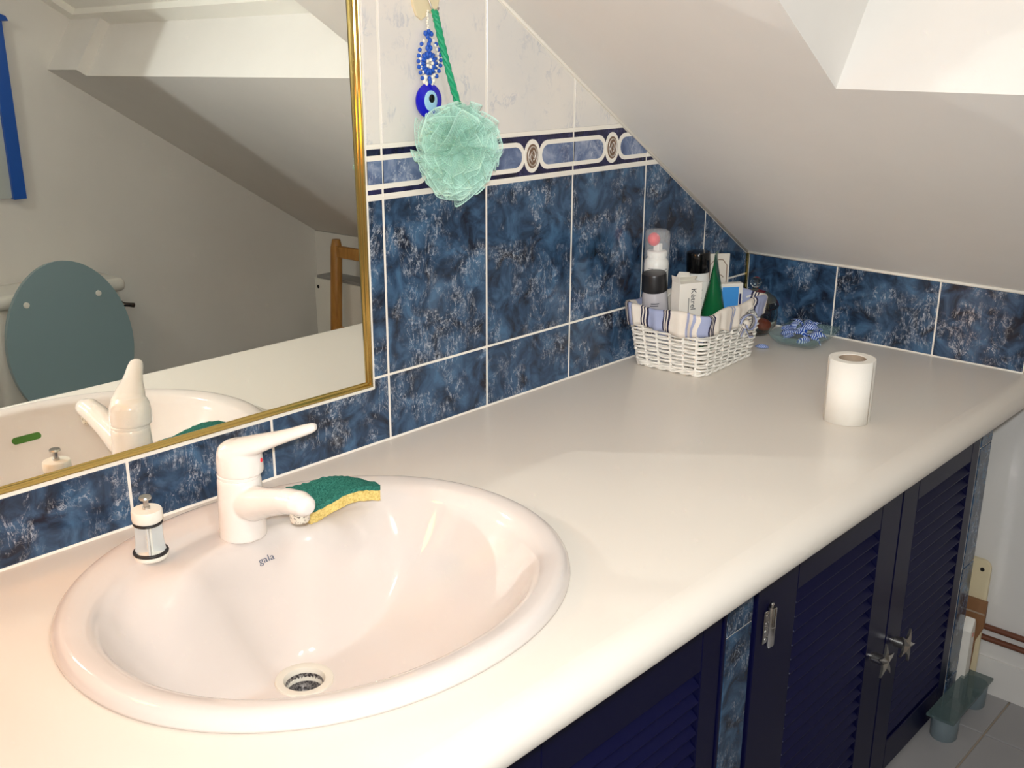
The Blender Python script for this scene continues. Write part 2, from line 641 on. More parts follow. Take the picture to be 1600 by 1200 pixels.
quad(sp(XW, YB), sp(RX0, YB), sp(RX0, YF), sp(XW, YF))                       # below the recess
quad(sp(RX0, YB), sp(RX1, YB), sp(RX1, RY0), sp(RX0, RY0))                   # beside it
quad(sp(RX1, YB), sp(X_TOP, YB), sp(X_TOP, YF), sp(RX1, YF))                 # above it
quad(sp(RX0, RY1), sp(RX0B, RY1), sp(RX0B, RY2), sp(RX0, RY2))               # strip under the narrow end
ceiling = raw('ceiling', vs, fs, 'plaster')
tag(ceiling, kind='structure')
vs, fs = [], []
quad(Vector((XL, YB, ZC)), Vector((X_TOP, YB, ZC)), Vector((X_TOP, YF, ZC)), Vector((XL, YF, ZC)))
raw('flat_ceiling', vs, fs, 'plaster', ceiling)
for nm, q in (('recess_sill', (sp(RX0, RY0), sp(RX0, RY0, DEPTH), sp(RX0, RY1, DEPTH), sp(RX0, RY1))),
              ('recess_sill', (sp(RX0B, RY1), sp(RX0B, RY1, DEPTH), sp(RX0B, RY2, DEPTH), sp(RX0B, RY2))),
              ('recess_return', (sp(RX0, RY1), sp(RX0, RY1, DEPTH), sp(RX0B, RY1, DEPTH), sp(RX0B, RY1))),
              ('recess_cheek', (sp(RX0, RY0), sp(RX1, RY0), sp(RX1, RY0, DEPTH), sp(RX0, RY0, DEPTH))),
              ('recess_cheek', (sp(RX0B, RY2 + .001), sp(RX1, RY2 + .001), sp(RX1, RY2 + .001, DEPTH), sp(RX0B, RY2 + .001, DEPTH))),
              ('recess_head', (sp(RX1, RY0), sp(RX1, RY2), sp(RX1, RY2, DEPTH), sp(RX1, RY0, DEPTH)))):
    raw(nm, list(q), [(0, 1, 2, 3)], 'plaster', ceiling)
# roof window: white frame and closed white blind
win = raw('window_1', [sp(RX0, RY0, DEPTH), sp(RX1, RY0, DEPTH), sp(RX1, RY2, DEPTH), sp(RX0, RY2, DEPTH)], [(0, 1, 2, 3)], 'white_plastic')
tag(win, kind='structure')
ex, ey = (sp(-1, 0) - sp(0, 0)).normalized(), Vector((0, -1, 0))
Lx = (sp(RX1, 0) - sp(RX0, 0)).length
bm = bmesh.new()
Ly = RY0 - RY2
o0 = sp(RX0, RY0, DEPTH - 0.018)
for a, b, c, d_ in ((0, Lx, 0, .05), (0, Lx, Ly - .05, Ly), (0, .05, .05, Ly - .05), (Lx - .05, Lx, .05, Ly - .05)):
    add_prism(bm, [(a, c), (b, c), (b, d_), (a, d_)], o0, ex, ey, SN, 0.018)
obj('window_frame', bm, 'white_plastic', win)

# boxed-in low wall above the worktop (tiled on its face)
XS = XR + ZT / SL       # where the slope meets the worktop
bm = bmesh.new()
add_prism(bm, [(XR + 0.006, 0.0), (XS, 0.0), (XR + 0.006, ZT - 0.004)], (0, -0.5634, 0), (1, 0, 0), (0, 0, 1), (0, 1, 0), 0.5634)
wall_low = obj('wall_alcove', bm, 'plaster')
tag(wall_low, kind='structure')

# unseen panel added right of the camera to cut off the flash
door = box('flash_blocker', -0.47, -0.43, YF + 0.01, -1.208, FL + 0.006, 0.62, 'plaster', None, 0.002, 1)
tag(door, kind='structure')

# ------------------------------------------------------------------ wall tiles
W = 0.202
ZR = [0.0, 0.0982, 0.3488, 0.4199, 0.6705, 0.921, 1.17]
MX, MZ = -0.0262, 0.0818        # edge of the opening left for the mirror
J = 0.0016                      # half a joint
grout = bmesh.new()
add_prism(grout, [(-1.75, 0.0), (MX, 0.0), (MX, MZ + 0.007), (-1.75, MZ + 0.007)], (0, 0.0007, 0), (1, 0, 0), (0, 0, 1), (0, 1, 0), YB - 0.0018)
gp = clip([(MX - 0.006, MZ + 0.007), (MX, MZ + 0.007), (MX, 0.0), (XR, 0.0), (XR, 1.2), (MX - 0.006, 1.2)], SL, 1.0, ZT + SL * XR)
add_prism(grout, gp, (0, 0.0007, 0), (1, 0, 0), (0, 0, 1), (0, 1, 0), YB - 0.0018)
obj('grout_bed', grout, 'grout', wall_back)


def wall_tile(name, poly, m):
    if len(poly) < 3 or abs(area(poly)) < 1e-5:
        return None
    if area(poly) < 0:
        poly = poly[::-1]
    xs = [p[0] for p in poly]
    zs = [p[1] for p in poly]
    cx, cz = (min(xs) + max(xs)) / 2, (min(zs) + max(zs)) / 2
    bm = bmesh.new()
    add_prism(bm, [(p[0] - cx, p[1] - cz) for p in poly], (0, 0, 0), (1, 0, 0), (0, 0, 1), (0, 1, 0), 0.006, 0, 0.0009, 1)
    return obj(name, bm, m, wall_back, (cx, 0, cz))


border_tiles = []
for k in range(-6, 5):
    for r in range(6):
        x0, x1, z0, z1 = k * W + J, (k + 1) * W - J, ZR[r] + J, ZR[r + 1] - J
        if r == 0:
            z0 = 0.0022
        x1 = min(x1, XR - 0.004)
        if r == 0:
            if x1 < MX:
                poly = [(x0, z0), (x1, z0), (x1, min(z1, MZ)), (x0, min(z1, MZ))]
            elif x0 < MX:
                poly = [(x0, z0), (x1, z0), (x1, z1), (MX, z1), (MX, MZ), (x0, MZ)]
            else:
                poly = [(x0, z0), (x1, z0), (x1, z1), (x0, z1)]
        else:
            if x1 < MX:
                continue
            x0 = max(x0, MX)
            poly = [(x0, z0), (x1, z0), (x1, z1), (x0, z1)]
        if x0 >= -0.2 or r > 0:
            poly = clip(poly, SL, 1.0, ZT + SL * XR - 0.006) if not (r == 0 and x0 < MX < x1) else poly
        mm = 'tile_blue' if r < 2 else ('tile_dark' if r == 2 else 'tile_white')
        o = wall_tile('border_tile' if r == 2 else 'tile', poly, mm)
        if o and r == 2:
            border_tiles.append((k, o, poly))

# relief of the border tiles: white rails, pale marbled panels, oval medallions
HB = ZR[3] - ZR[2]


def pill_end(cx, half_h, r, sgn, far, n=8):
    """half pill polygon: rounded end at cx (towards sgn), straight end at far"""
    pts = [(far, -half_h)]
    arc = [(cx + sgn * r * sin(pi * i / n) - sgn * 0.0, -half_h * cos(pi * i / n)) for i in range(n + 1)]
    pts += arc
    pts.append((far, half_h))
    return pts


def loc_poly(poly, o):
    return [(p[0] - o.location.x, p[1] - o.location.z) for p in poly]


for k, o, poly in border_tiles:
    zc = (ZR[2] + ZR[3]) / 2
    xm = k * W + 0.101
    xa, xb = k * W + J, (k + 1) * W - J

    def piece(nm, pts, m, dz, cl=True):
        pts = [(p[0], p[1] + zc) for p in pts]
        if area(pts) < 0:
            pts = pts[::-1]
        if cl:
            pts = clip(pts, SL, 1.0, ZT + SL * XR - 0.006)
            pts = clip(pts, -1, 0, -max(xa, MX))
            pts = clip(pts, 1, 0, min(xb, XR - 0.004))
        if len(pts) < 3 or abs(area(pts)) < 2e-6:
            return
        bm = bmesh.new()
        add_prism(bm, loc_poly(pts, o), (0, -dz, 0), (1, 0, 0), (0, 0, 1), (0, 1, 0), dz + 0.0005)
        obj(nm, bm, m, o)
    h = HB / 2
    piece('lower_rail', [(xa, -h + J), (xb, -h + J), (xb, -h + 0.0065), (xa, -h + 0.0065)], 'grout', 0.0008)
    piece('upper_rail', [(xa, h - 0.0045), (xb, h - 0.0045), (xb, h - J), (xa, h - J)], 'grout', 0.0008)
    for sgn, far in ((1, xa), (-1, xb)):
        cx = xm - sgn * 0.036
        piece('panel_surround', pill_end(cx, 0.0225, 0.020, sgn, far), 'grout', 0.0006)
        piece('marbled_panel', pill_end(cx - sgn * 0.002, 0.0155, 0.0145, sgn, far), 'panel_blue', 0.0010)
    for nm, rx, rz, mm, dz in (('medallion_ring', 0.0185, 0.0255, 'grout', 0.0012), ('medallion', 0.0135, 0.0185, 'medal', 0.0015)):
        piece(nm, [(xm + rx * cos(2 * pi * i / 24), rz * sin(2 * pi * i / 24)) for i in range(24)], mm, dz)
    if xm - 0.014 > MX and xm < 0.6:
        bm = bmesh.new()
        lx, lz = xm - o.location.x, zc - o.location.z
        add_tube(bm, [(lx + 0.0105 * cos(2 * pi * i / 24), -0.0022, lz + 0.0145 * sin(2 * pi * i / 24)) for i in range(24)], 0.0011, 6, closed=True)
        for s_ in (-1, 1):
            add_tube(bm, [(lx + s_ * 0.0015 + 0.0042 * s_ * sin(pi * i / 8) , -0.0022, lz + (i / 8 - 0.5) * 0.016 + s_ * 0.001) for i in range(9)], 0.0012, 6)
        add_tube(bm, [(lx - 0.0085, -0.0022, lz - 0.004), (lx - 0.004, -0.0022, lz + 0.005), (lx + 0.004, -0.0022, lz - 0.005), (lx + 0.0085, -0.0022, lz + 0.004)], 0.0012, 6)
        obj('medallion_motif', bm, 'silver', o, smooth=True)

# tiles on the low wall at the right
yj = [0.0, -0.1985, -0.4005, -0.5634]
for a, b in zip(yj, yj[1:]):
    a2, b2 = a - (0.005 if a == 0 else J), b + J
    bm = bmesh.new()
    hw, hz = (a2 - b2) / 2, (ZT - 0.0045 - 0.0022) / 2
    add_prism(bm, [(-hw, -hz), (hw, -hz), (hw, hz), (-hw, hz)], (0, 0, 0), (0, -1, 0), (0, 0, 1), (1, 0, 0), 0.006, 0, 0.0009)
    obj('tile', bm, 'tile_blue', wall_low, (XR, (a2 + b2) / 2, 0.0022 + hz))
box('grout_bed', XR + 0.0015, XR + 0.0065, -0.5634, -0.0005, 0.0, ZT - 0.002, 'grout', wall_low)
# sealant beads
bm = bmesh.new()
add_prism(bm, [(0, 0), (-0.003, 0), (0, 0.003)], (XL, 0.0012, 0.0002), (0, 1, 0), (0, 0, 1), (1, 0, 0), XR - XL)
obj('sealant_bead', bm, 'grout', wall_back)
bm = bmesh.new()
add_prism(bm, [(0, 0), (-0.003, 0), (0, 0.003)], (XR + 0.0012, -0.5634, 0.0002), (1, 0, 0), (0, 0, 1), (0, 1, 0), 0.5634)
obj('sealant_bead', bm, 'grout', wall_low)
# white bead along the foot of the slope on both tiled walls
p0, p1 = Vector((XR, 0, ZT)), Vector((0.0, 0, slz(0.0)))
tb = bmesh.new()
add_tube(tb, [p0 + Vector((0, -0.0005, -0.002)), p1 + Vector((-0.3, -0.0005, 0.3 * SL - 0.002))], 0.0032, 6)
tr1 = obj('trim_1', tb, 'grout')
tag(tr1, kind='structure')
tb = bmesh.new()
add_tube(tb, [(XR - 0.0005, 0, ZT - 0.002), (XR - 0.0005, -0.5634, ZT - 0.002)], 0.003, 6)
tr2 = obj('trim_2', tb, 'grout')
tag(tr2, kind='structure')
tr3 = box('trim_3', XR - 0.0045, XR + 0.0005, -0.0045, 0.001, 0.0005, ZT - 0.003, 'gold', None, 0.0008, 1)
tag(tr3, kind='structure')

# ------------------------------------------------------------------ worktop
XC0, XC1, YFRONT = -1.30, 1.2, -0.60
SC = Vector((-0.3332, -0.2773))
SA, SB, SNn = 0.2764, 0.2438, 2.086


def sup(th, a, b, n=SNn):
    c, s = cos(th), sin(th)
    return Vector((a * abs(c) ** (2 / n) * (1 if c >= 0 else -1), b * abs(s) ** (2 / n) * (1 if s >= 0 else -1)))


bm = bmesh.new()
rx0, rx1, ry0, ry1 = -0.75, 0.10, -0.5665, 0.0015
NS = 72
angs = [2 * pi * i / NS for i in range(NS)]
for cx, cy in ((rx0, ry0), (rx1, ry0), (rx1, ry1), (rx0, ry1)):
    a = atan2(cy - SC.y, cx - SC.x) % (2 * pi)
    j = min(range(len(angs)), key=lambda q: abs(angs[q] - a))
    angs[j] = a
inner, outer = [], []
for a in angs:
    r = 0.95
    e = SC + Vector((0.93 * SA * cos(a), 0.93 * SB * sin(a)))
    dx, dy = cos(a), sin(a)
    ks = []
    if abs(dx) > 1e-9:
        ks.append(((rx1 if dx > 0 else rx0) - SC.x) / dx)
    if abs(dy) > 1e-9:
        ks.append(((ry1 if dy > 0 else ry0) - SC.y) / dy)
    k = min(x for x in ks if x > 0)
    inner.append(bm.verts.new((e.x, e.y, 0)))
    outer.append(bm.verts.new((SC.x + dx * k, SC.y + dy * k, 0)))
low = [bm.verts.new((v_.co.x, v_.co.y, -0.034)) for v_ in inner]
n = len(angs)
for i in range(n):
    j = (i + 1) % n
    bm.faces.new((inner[i], outer[i], outer[j], inner[j]))
    bm.faces.new((inner[j], low[j], low[i], inner[i]))


def flat(x0, x1, y0, y1, z=0.0):
    v_ = [bm.verts.new(p) for p in ((x0, y0, z), (x1, y0, z), (x1, y1, z), (x0, y1, z))]
    bm.faces.new(v_)


flat(XC0, rx0, ry0, ry1)
flat(rx1, XC1, ry0, ry1)
prof = [(ry0, 0.0)] + [(ry0 - 0.0335 * sin(pi / 2 * i / 8), -0.024 * (1 - cos(pi / 2 * i / 8))) for i in range(1, 9)] + [(YFRONT, -0.031), (YFRONT + 0.002, -0.034), (-0.545, -0.034)]
for (ya, za), (yb, zb) in zip(prof, prof[1:]):
    v_ = [bm.verts.new(p) for p in ((XC0, ya, za), (XC1, ya, za), (XC1, yb, zb), (XC0, yb, zb))]
    f = bm.faces.new(v_)
    f.smooth = True
flat(rx1, XC1, -0.545, ry1, -0.034)
flat(XC0, rx0, -0.545, ry1, -0.034)
for x in (XC0, XC1):
    bm.faces.new([bm.verts.new((x, y, z)) for y, z in prof] + [bm.verts.new((x, ry1, -0.034)), bm.verts.new((x, ry1, 0))])
bmesh.ops.remove_doubles(bm, verts=bm.verts, dist=1e-5)
wt = obj('worktop', bm, 'worktop', auto=35, smooth=True)
tag(wt, 'long cream worktop with a rounded front edge holding the washbasin', 'worktop')

# ------------------------------------------------------------------ washbasin
DR = Vector((-0.342, -0.238))
DZ = -0.135
E1C, E1A, E1B = Vector((-0.333, -0.281)), 0.240, 0.206
NA = 128


def smooth(x):
    x = max(0.0, min(1.0, x))
    return x * x * (3 - 2 * x)


rings = []
for sc, z in ((0.985, -0.006), (0.985, 0.0008), (1.0, 0.0014), (1.0, 0.004), (0.996, 0.0085), (0.986, 0.0125), (0.972, 0.0158), (0.955, 0.0172), (0.935, 0.0170)):
    rings.append([(SC + sup(2 * pi * i / NA, SA * sc, SB * sc), z) for i in range(NA)])
LIPR = 0.0325
row = []
for q in (0.55, 1.0):
    row = []
    for i in range(NA):
        th = 2 * pi * i / NA
        a = SC + sup(th, SA * 0.935, SB * 0.935)
        b = E1C + sup(th, E1A, E1B)
        row.append((a.lerp(b, q), 0.0170 - 0.0060 * q ** 2))
    rings.append(row)
NT_ = 34
for q in range(1, NT_ + 1):
    tt = q / NT_
    row = []
    for i in range(NA):
        th = 2 * pi * i / NA
        b = E1C + sup(th, E1A, E1B)
        d_ = DR + Vector((cos(th), sin(th))) * LIPR
        wgt = smooth((sin(th) - 0.30) / 0.55)
        zf = 0.011 + (DZ - 0.011) * (1 - (1 - tt) ** 3.0) * (0.94 + 0.06 * tt)
        edge_ = smooth(tt / 0.14)
        zb = 0.011 - 0.0068 * edge_ + (DZ - 0.0042) * smooth((tt - 0.38) / 0.66) / smooth(0.62 / 0.66)
        pw = tt
        row.append((b.lerp(d_, pw), zf * (1 - wgt) + zb * wgt))
    rings.append(row)
vs, fs = [], []
for row in rings:
    for p, z in row:
        vs.append((p.x - SC.x, p.y - SC.y, z))
for a in range(len(rings) - 1):
    for i in range(NA):
        j = (i + 1) % NA
        fs.append((a * NA + i, a * NA + j, (a + 1) * NA + j, (a + 1) * NA + i))
basin = empty('washbasin', (SC.x, SC.y, 0), label='oval cream ceramic washbasin set into the worktop under the mirror', category='basin')
bowl = raw('bowl', vs, fs, 'ceramic', basin, smooth=True)
bowl_bvh = BVHTree.FromPolygons([Vector(v_) + Vector((SC.x, SC.y, 0)) for v_ in vs], fs)


def surf(x, y):
    h = bowl_bvh.ray_cast(Vector((x, y, 0.3)), Vector((0, 0, -1)))
    return h[0].z if h[0] is not None else 0.0


dl = (DR.x - SC.x, DR.y - SC.y, DZ)
lathe('drain_flange', [(0.0335, -0.002), (0.0325, 0.0022), (0.029, 0.0030), (0.0235, 0.0015), (0.0215, -0.003), (0.0205, -0.014)], 'drain_white', basin, 40, loc=dl)
lathe('drain_throat', [(0.0212, -0.004), (0.0205, -0.020), (0.019, -0.045)], 'limescale', basin, 32, loc=dl)
bm = bmesh.new()
add_lathe(bm, [(0.0, -0.022), (0.006, -0.022), (0.006, -0.026), (0.0, -0.026)], 16)
for a in range(3):
    add_box(bm, -0.019, 0.019, -0.0018, 0.0018, -0.027, -0.0235)
    bmesh.ops.rotate(bm, cent=(0, 0, 0), matrix=Matrix.Rotation(pi / 3, 3, 'Z'), verts=bm.verts)
obj('drain_cross', bm, 'limescale', basin, dl)
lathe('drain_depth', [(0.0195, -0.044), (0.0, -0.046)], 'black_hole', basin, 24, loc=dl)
# overflow slot in the front wall of the bowl (seen in the mirror)
hit_ = bowl_bvh.ray_cast(Vector((-0.327, -0.30, -0.024)), Vector((0, -1, 0)))
oy = hit_[0].y if hit_[0] is not None else -0.47
nrm = hit_[1] if hit_[1] is not None else Vector((0, 1, 0))
if nrm.y < 0:
    nrm = -nrm
tz = Vector((1, 0, 0))
up_ = nrm.cross(tz).normalized()
if up_.z < 0:
    up_ = -up_
sl = [(0.017 + 0.0055 * cos(a), 0.0055 * sin(a)) for a in [(-pi / 2 + pi * i / 8) for i in range(9)]] + [(-0.017 - 0.0055 * cos(a), -0.0055 * sin(a)) for a in [(-pi / 2 + pi * i / 8) for i in range(9)]]
mo = mat('mossy_overflow', (62, 112, 30), 0.6)
prism('overflow_slot', sl, Vector((-0.327 - SC.x, oy - SC.y, -0.024)) + nrm * 0.0012, tz, up_, -nrm, 0.003, mo, basin)
# maker's lettering printed on the back slope
me = text_mesh('gala', 0.0135)
me.materials.clear()
tb = bmesh.new()
tb.from_mesh(me)
bmesh.ops.triangulate(tb, faces=tb.faces)
bmesh.ops.subdivide_edges(tb, edges=tb.edges, cuts=2, use_grid_fill=True)
tb.to_mesh(me)
tb.free()
tp = Vector((-0.3225, -0.1490, surf(-0.3225, -0.1490)))
tn = Vector((0, -(surf(tp.x, tp.y + 0.004) - surf(tp.x, tp.y - 0.004)) / 0.008, 1)).normalized()
te = Vector((1, 0, 0))
tu = tn.cross(te)
for v_ in me.vertices:
    p = tp + te * v_.co.x + tu * (v_.co.y * 0.8)
    h = bowl_bvh.ray_cast(p + tn * 0.02, -tn)
    p = (h[0] if h[0] is not None else p) + tn * 0.0008
    v_.co = (p.x - SC.x, p.y - SC.y, p.z)
link('lettering', me, 'ink_blue', basin)

# ------------------------------------------------------------------ mixer tap
FX, FY = -0.331, -0.119
fz = surf(FX, FY) - 0.001
tap = empty('mixer_tap', (FX, FY, fz), label='cream single lever mixer tap at the back of the washbasin', category='tap')


def remeshed(o, vox, sm=6):
    md = o.modifiers.new('merge', 'REMESH')
    md.mode = 'VOXEL'
    md.voxel_size = vox
    md.use_smooth_shade = True
    md2 = o.modifiers.new('soften', 'SMOOTH')
    md2.factor = 0.5
    md2.iterations = sm
    return o


def loft(bm, secs, n=20):
    """secs: (centre, side vector * half width, up vector * half height)"""
    rows = []
    for c, s_, u_ in secs:
        rows.append([bm.verts.new(Vector(c) + Vector(s_) * cos(2 * pi * k / n) + Vector(u_) * sin(2 * pi * k / n)) for k in range(n)])
    for A, B in zip(rows, rows[1:]):
        for k in range(n):
            bm.faces.new((A[k], A[(k + 1) % n], B[(k + 1) % n], B[k]))
    bm.faces.new(rows[0][::-1])
    bm.faces.new(rows[-1])


bm = bmesh.new()
add_lathe(bm, [(0, 0), (0.0272, 0), (0.0272, 0.004), (0.0266, 0.02), (0.0258, 0.045), (0.0250, 0.070), (0.0240, 0.0745), (0.0, 0.0745)], 40)
loft(bm, [((0, 0.0, 0.042), (0.021, 0, 0), (0, 0, 0.022)), ((0, -0.030, 0.048), (0.0200, 0, 0), (0, 0.004, 0.0200)), ((0, -0.060, 0.059), (0.0175, 0, 0), (0, 0.004, 0.0155)),
          ((0, -0.092, 0.070), (0.0165, 0, 0), (0, 0.003, 0.0138)), ((0, -0.115, 0.0745), (0.0158, 0, 0), (0, 0.002, 0.0130)), ((0, -0.127, 0.0740), (0.0125, 0, 0), (0, 0, 0.0110)), ((0, -0.1325, 0.0730), (0.007, 0, 0), (0, 0, 0.006))])
remeshed(obj('body', bm, 'ceramic_tap', tap, smooth=True), 0.0013, 8)
lathe('neck_ring', [(0.0232, 0.0735), (0.0245, 0.0745), (0.0245, 0.0775), (0.0232, 0.0785)], 'ceramic_tap', tap, 40)
M_AER = mat('limescaled_white_enamel', (228, 220, 204), 0.4)
t = NT(M_AER)
t.l(t.ramp(t.noise(t.coords(rnd=False), 260, 3, 0.6), [(0.36, (96, 88, 78)), (0.46, (230, 222, 206))]), t.b.inputs['Base Color'])
lathe('aerator', [(0.0, 0.0), (0.0095, 0.0), (0.0105, 0.0015), (0.0110, 0.010), (0.0118, 0.012), (0.0, 0.012)], M_AER, tap, 28, loc=(0, -0.114, 0.0535))
ld = Vector((0.61, -0.79, 0))
ls = Vector((0.79, 0.61, 0))
bm = bmesh.new()
add_lathe(bm, [(0, 0.0775), (0.0258, 0.0775), (0.0264, 0.080), (0.0264, 0.094), (0.0254, 0.103), (0.0225, 0.110), (0.016, 0.1145), (0.008, 0.116), (0, 0.1165)], 40, (0.0025, 0, 0))


def lp(r, z):
    return ld * r + Vector((0, 0, z))


uu = Vector((-ld.x * 0.22, -ld.y * 0.22, 0.975))
loft(bm, [(lp(-0.016, 0.1015), ls * 0.019, uu * 0.011), (lp(0.004, 0.107), ls * 0.0225, uu * 0.012), (lp(0.025, 0.1135), ls * 0.0195, uu * 0.0105), (lp(0.046, 0.1205), ls * 0.0145, uu * 0.0080),
          (lp(0.064, 0.1265), ls * 0.0120, uu * 0.0068), (lp(0.078, 0.1315), ls * 0.0110, uu * 0.0064), (lp(0.089, 0.1352), ls * 0.0092, uu * 0.0055), (lp(0.094, 0.1368), ls * 0.0050, uu * 0.0035)])
remeshed(obj('lever', bm, 'ceramic_tap', tap, smooth=True), 0.0013, 8)
bm = bmesh.new()
add_ball(bm, lp(0.0268, 0.094), 0.0028, (1, 1, 1))
obj('hot_cold_dot', bm, 'red', tap)

# ------------------------------------------------------------------ basin plug standing on the rim
px_, py_ = -0.4385, -0.1024
plug = empty('basin_plug', (px_, py_, surf(px_, py_)), label='white ribbed drain plug with a black seal standing on the basin rim', category='plug')
pm = mat('limescaled_white_plastic', (230, 226, 214), 0.45)
fin_m = mat('shaded_white_plastic', (196, 196, 192), 0.4)  # grey puts the shading between the fins into the colour
lathe('base_flange', [(0, 0), (0.0178, 0), (0.0188, 0.002), (0.0185, 0.0045), (0.0168, 0.0058), (0, 0.0062)], pm, plug)
for rr_, zz_, tt_ in ((0.0172, 0.0068, 0.0021), (0.0145, 0.0415, 0.0016)):
    bm = bmesh.new()
    add_tube(bm, [(rr_ * cos(2 * pi * i / 32), rr_ * sin(2 * pi * i / 32), zz_) for i in range(32)], tt_, 8, closed=True)
    obj('seal_ring', bm, 'rubber', plug, smooth=True)
for a in range(4):
    fin = [(0.0, 0.006), (0.0172, 0.006), (0.0160, 0.0105), (0.0150, 0.018), (0.0146, 0.028), (0.0146, 0.040), (0.0, 0.040)]
    an = a * pi / 2 + 4.15
    e = Vector((cos(an), sin(an), 0))
    prism('fin', fin, -e.cross(Vector((0, 0, 1))) * 0.0011, e, (0, 0, 1), e.cross(Vector((0, 0, 1))), 0.0022, fin_m, plug, 0.0003)
lathe('core', [(0.0034, 0.005), (0.0030, 0.041)], pm, plug, 16)
lathe('cap', [(0, 0.0395), (0.0135, 0.0395), (0.0135, 0.0435), (0.0158, 0.0442), (0.0166, 0.047), (0.0166, 0.0555), (0.0156, 0.0572), (0, 0.0580)], pm, plug)
lathe('screw', [(0, 0.057), (0.0042, 0.057), (0.0042, 0.0605), (0.0030, 0.0612), (0.0030, 0.0682), (0.0062, 0.0690), (0.0070, 0.0705), (0.0062, 0.0722), (0.0, 0.0726)], 'steel', plug, 20)

# ------------------------------------------------------------------ sponge lying over the back rim
sponge = empty('sponge', (-0.217, -0.148, 0.0), label='green and yellow scouring sponge draped over the basin rim beside the tap', category='sponge')
nx, ny = 26, 12


def sheet(name, m, zlo, zhi):
    bm = bmesh.new()
    top, bot = [], []
    for i in range(nx + 1):
        rt, rb = [], []
        for j in range(ny + 1):
            u, w = i / nx, j / ny
            lx = (u - 0.5) * 0.100
            ly = w * (0.056 - 0.024 * u) - 0.024
            rr = random.uniform(-0.0007, 0.0007)
            x = lx + 0.004 * sin(w * 5) * (u - 0.3) + (random.uniform(-0.0012, 0.0012) if i in (0, nx) else 0)
            y = ly + 0.006 * sin(u * 3.0) + (random.uniform(-0.0012, 0.0012) if j in (0, ny) else 0)
            z = 0.0225 + 0.0040 * sin((u - 0.35) * 5.5) - 0.001 * (u - 0.5) + 0.010 * smooth(w) * (1 - u)
            rt.append(bm.verts.new((x, y, z + zhi + rr)))
            rb.append(bm.verts.new((x, y, z + zlo + rr * 0.3)))
        top.append(rt)
        bot.append(rb)
    for i in range(nx):
        for j in range(ny):
            bm.faces.new((top[i][j], top[i + 1][j], top[i + 1][j + 1], top[i][j + 1]))
            bm.faces.new((bot[i][j], bot[i][j + 1], bot[i + 1][j + 1], bot[i + 1][j]))
    for i in range(nx):
        bm.faces.new((top[i][0], bot[i][0], bot[i + 1][0], top[i + 1][0]))
        bm.faces.new((top[i][ny], top[i + 1][ny], bot[i + 1][ny], bot[i][ny]))
    for j in range(ny):
        bm.faces.new((top[0][j], top[0][j + 1], bot[0][j + 1], bot[0][j]))
        bm.faces.new((top[nx][j], bot[nx][j], bot[nx][j + 1], top[nx][j + 1]))
    return obj(name, bm, m, sponge, smooth=True, auto=50)


sheet('scourer', 'sponge_green', 0.004, 0.010)
sheet('foam', 'sponge_yellow', -0.009, 0.0042)
sponge.rotation_euler = (0, 0, radians(-6))

# ------------------------------------------------------------------ mirror
GX0, GX1, GZ0, GZ1 = -0.655, -0.030, 0.0865, 1.02
mirror = empty('wall_mirror', ((GX0 + GX1) / 2, 0.0, GZ0), label='large mirror with a polished brass frame let into the tiled wall', category='mirror')
mx, mz = mirror.location.x, mirror.location.z


def gy(x, z):
    return 0.0054 + 0.0013 * x + 0.009 * (z - 0.08)


bm = bmesh.new()
cs = [(GX0 + 0.003, GZ0 + 0.003), (GX1 - 0.003, GZ0 + 0.003), (GX1 - 0.003, GZ1 - 0.003), (GX0 + 0.003, GZ1 - 0.003)]
A = [bm.verts.new((x - mx, gy(x, z), z - mz)) for x, z in cs]
B = [bm.verts.new((x - mx, gy(x, z) + 0.004, z - mz)) for x, z in cs]
bm.faces.new(A)
bm.faces.new(B[::-1])
for i in range(4):
    bm.faces.new((A[i], B[i], B[(i + 1) % 4], A[(i + 1) % 4]))
obj('glass', bm, 'mirror', mirror)
# brass frame: moulded profile (distance inwards from the outer edge, y)
fp = [(0.0, 0.020), (0.0, 0.0002), (0.0008, -0.0014), (0.0024, -0.0022), (0.0038, -0.0012), (0.0044, 0.0008), (0.0050, 0.0022), (0.0064, 0.0024), (0.0074, 0.0036), (0.0080, 0.0062), (0.0080, 0.020)]
cor = [(GX0, GZ0, 1, 1), (GX1, GZ0, -1, 1), (GX1, GZ1, -1, -1), (GX0, GZ1, 1, -1)]
for side in range(4):
    a, b = cor[side], cor[(side + 1) % 4]
    bm = bmesh.new()
    va = [bm.verts.new((a[0] + a[2] * d_ - mx, y, a[1] + a[3] * d_ - mz)) for d_, y in fp]
    vb = [bm.verts.new((b[0] + b[2] * d_ - mx, y, b[1] + b[3] * d_ - mz)) for d_, y in fp]
    for i in range(len(fp) - 1):
        f = bm.faces.new((va[i], vb[i], vb[i + 1], va[i + 1]))
        f.smooth = True
    obj('frame_rail', bm, 'gold', mirror, auto=60)

# ------------------------------------------------------------------ cupboards under the worktop
CY = -0.47                  # front plane of pillars and doors
CT = -0.035                 # underside of the worktop


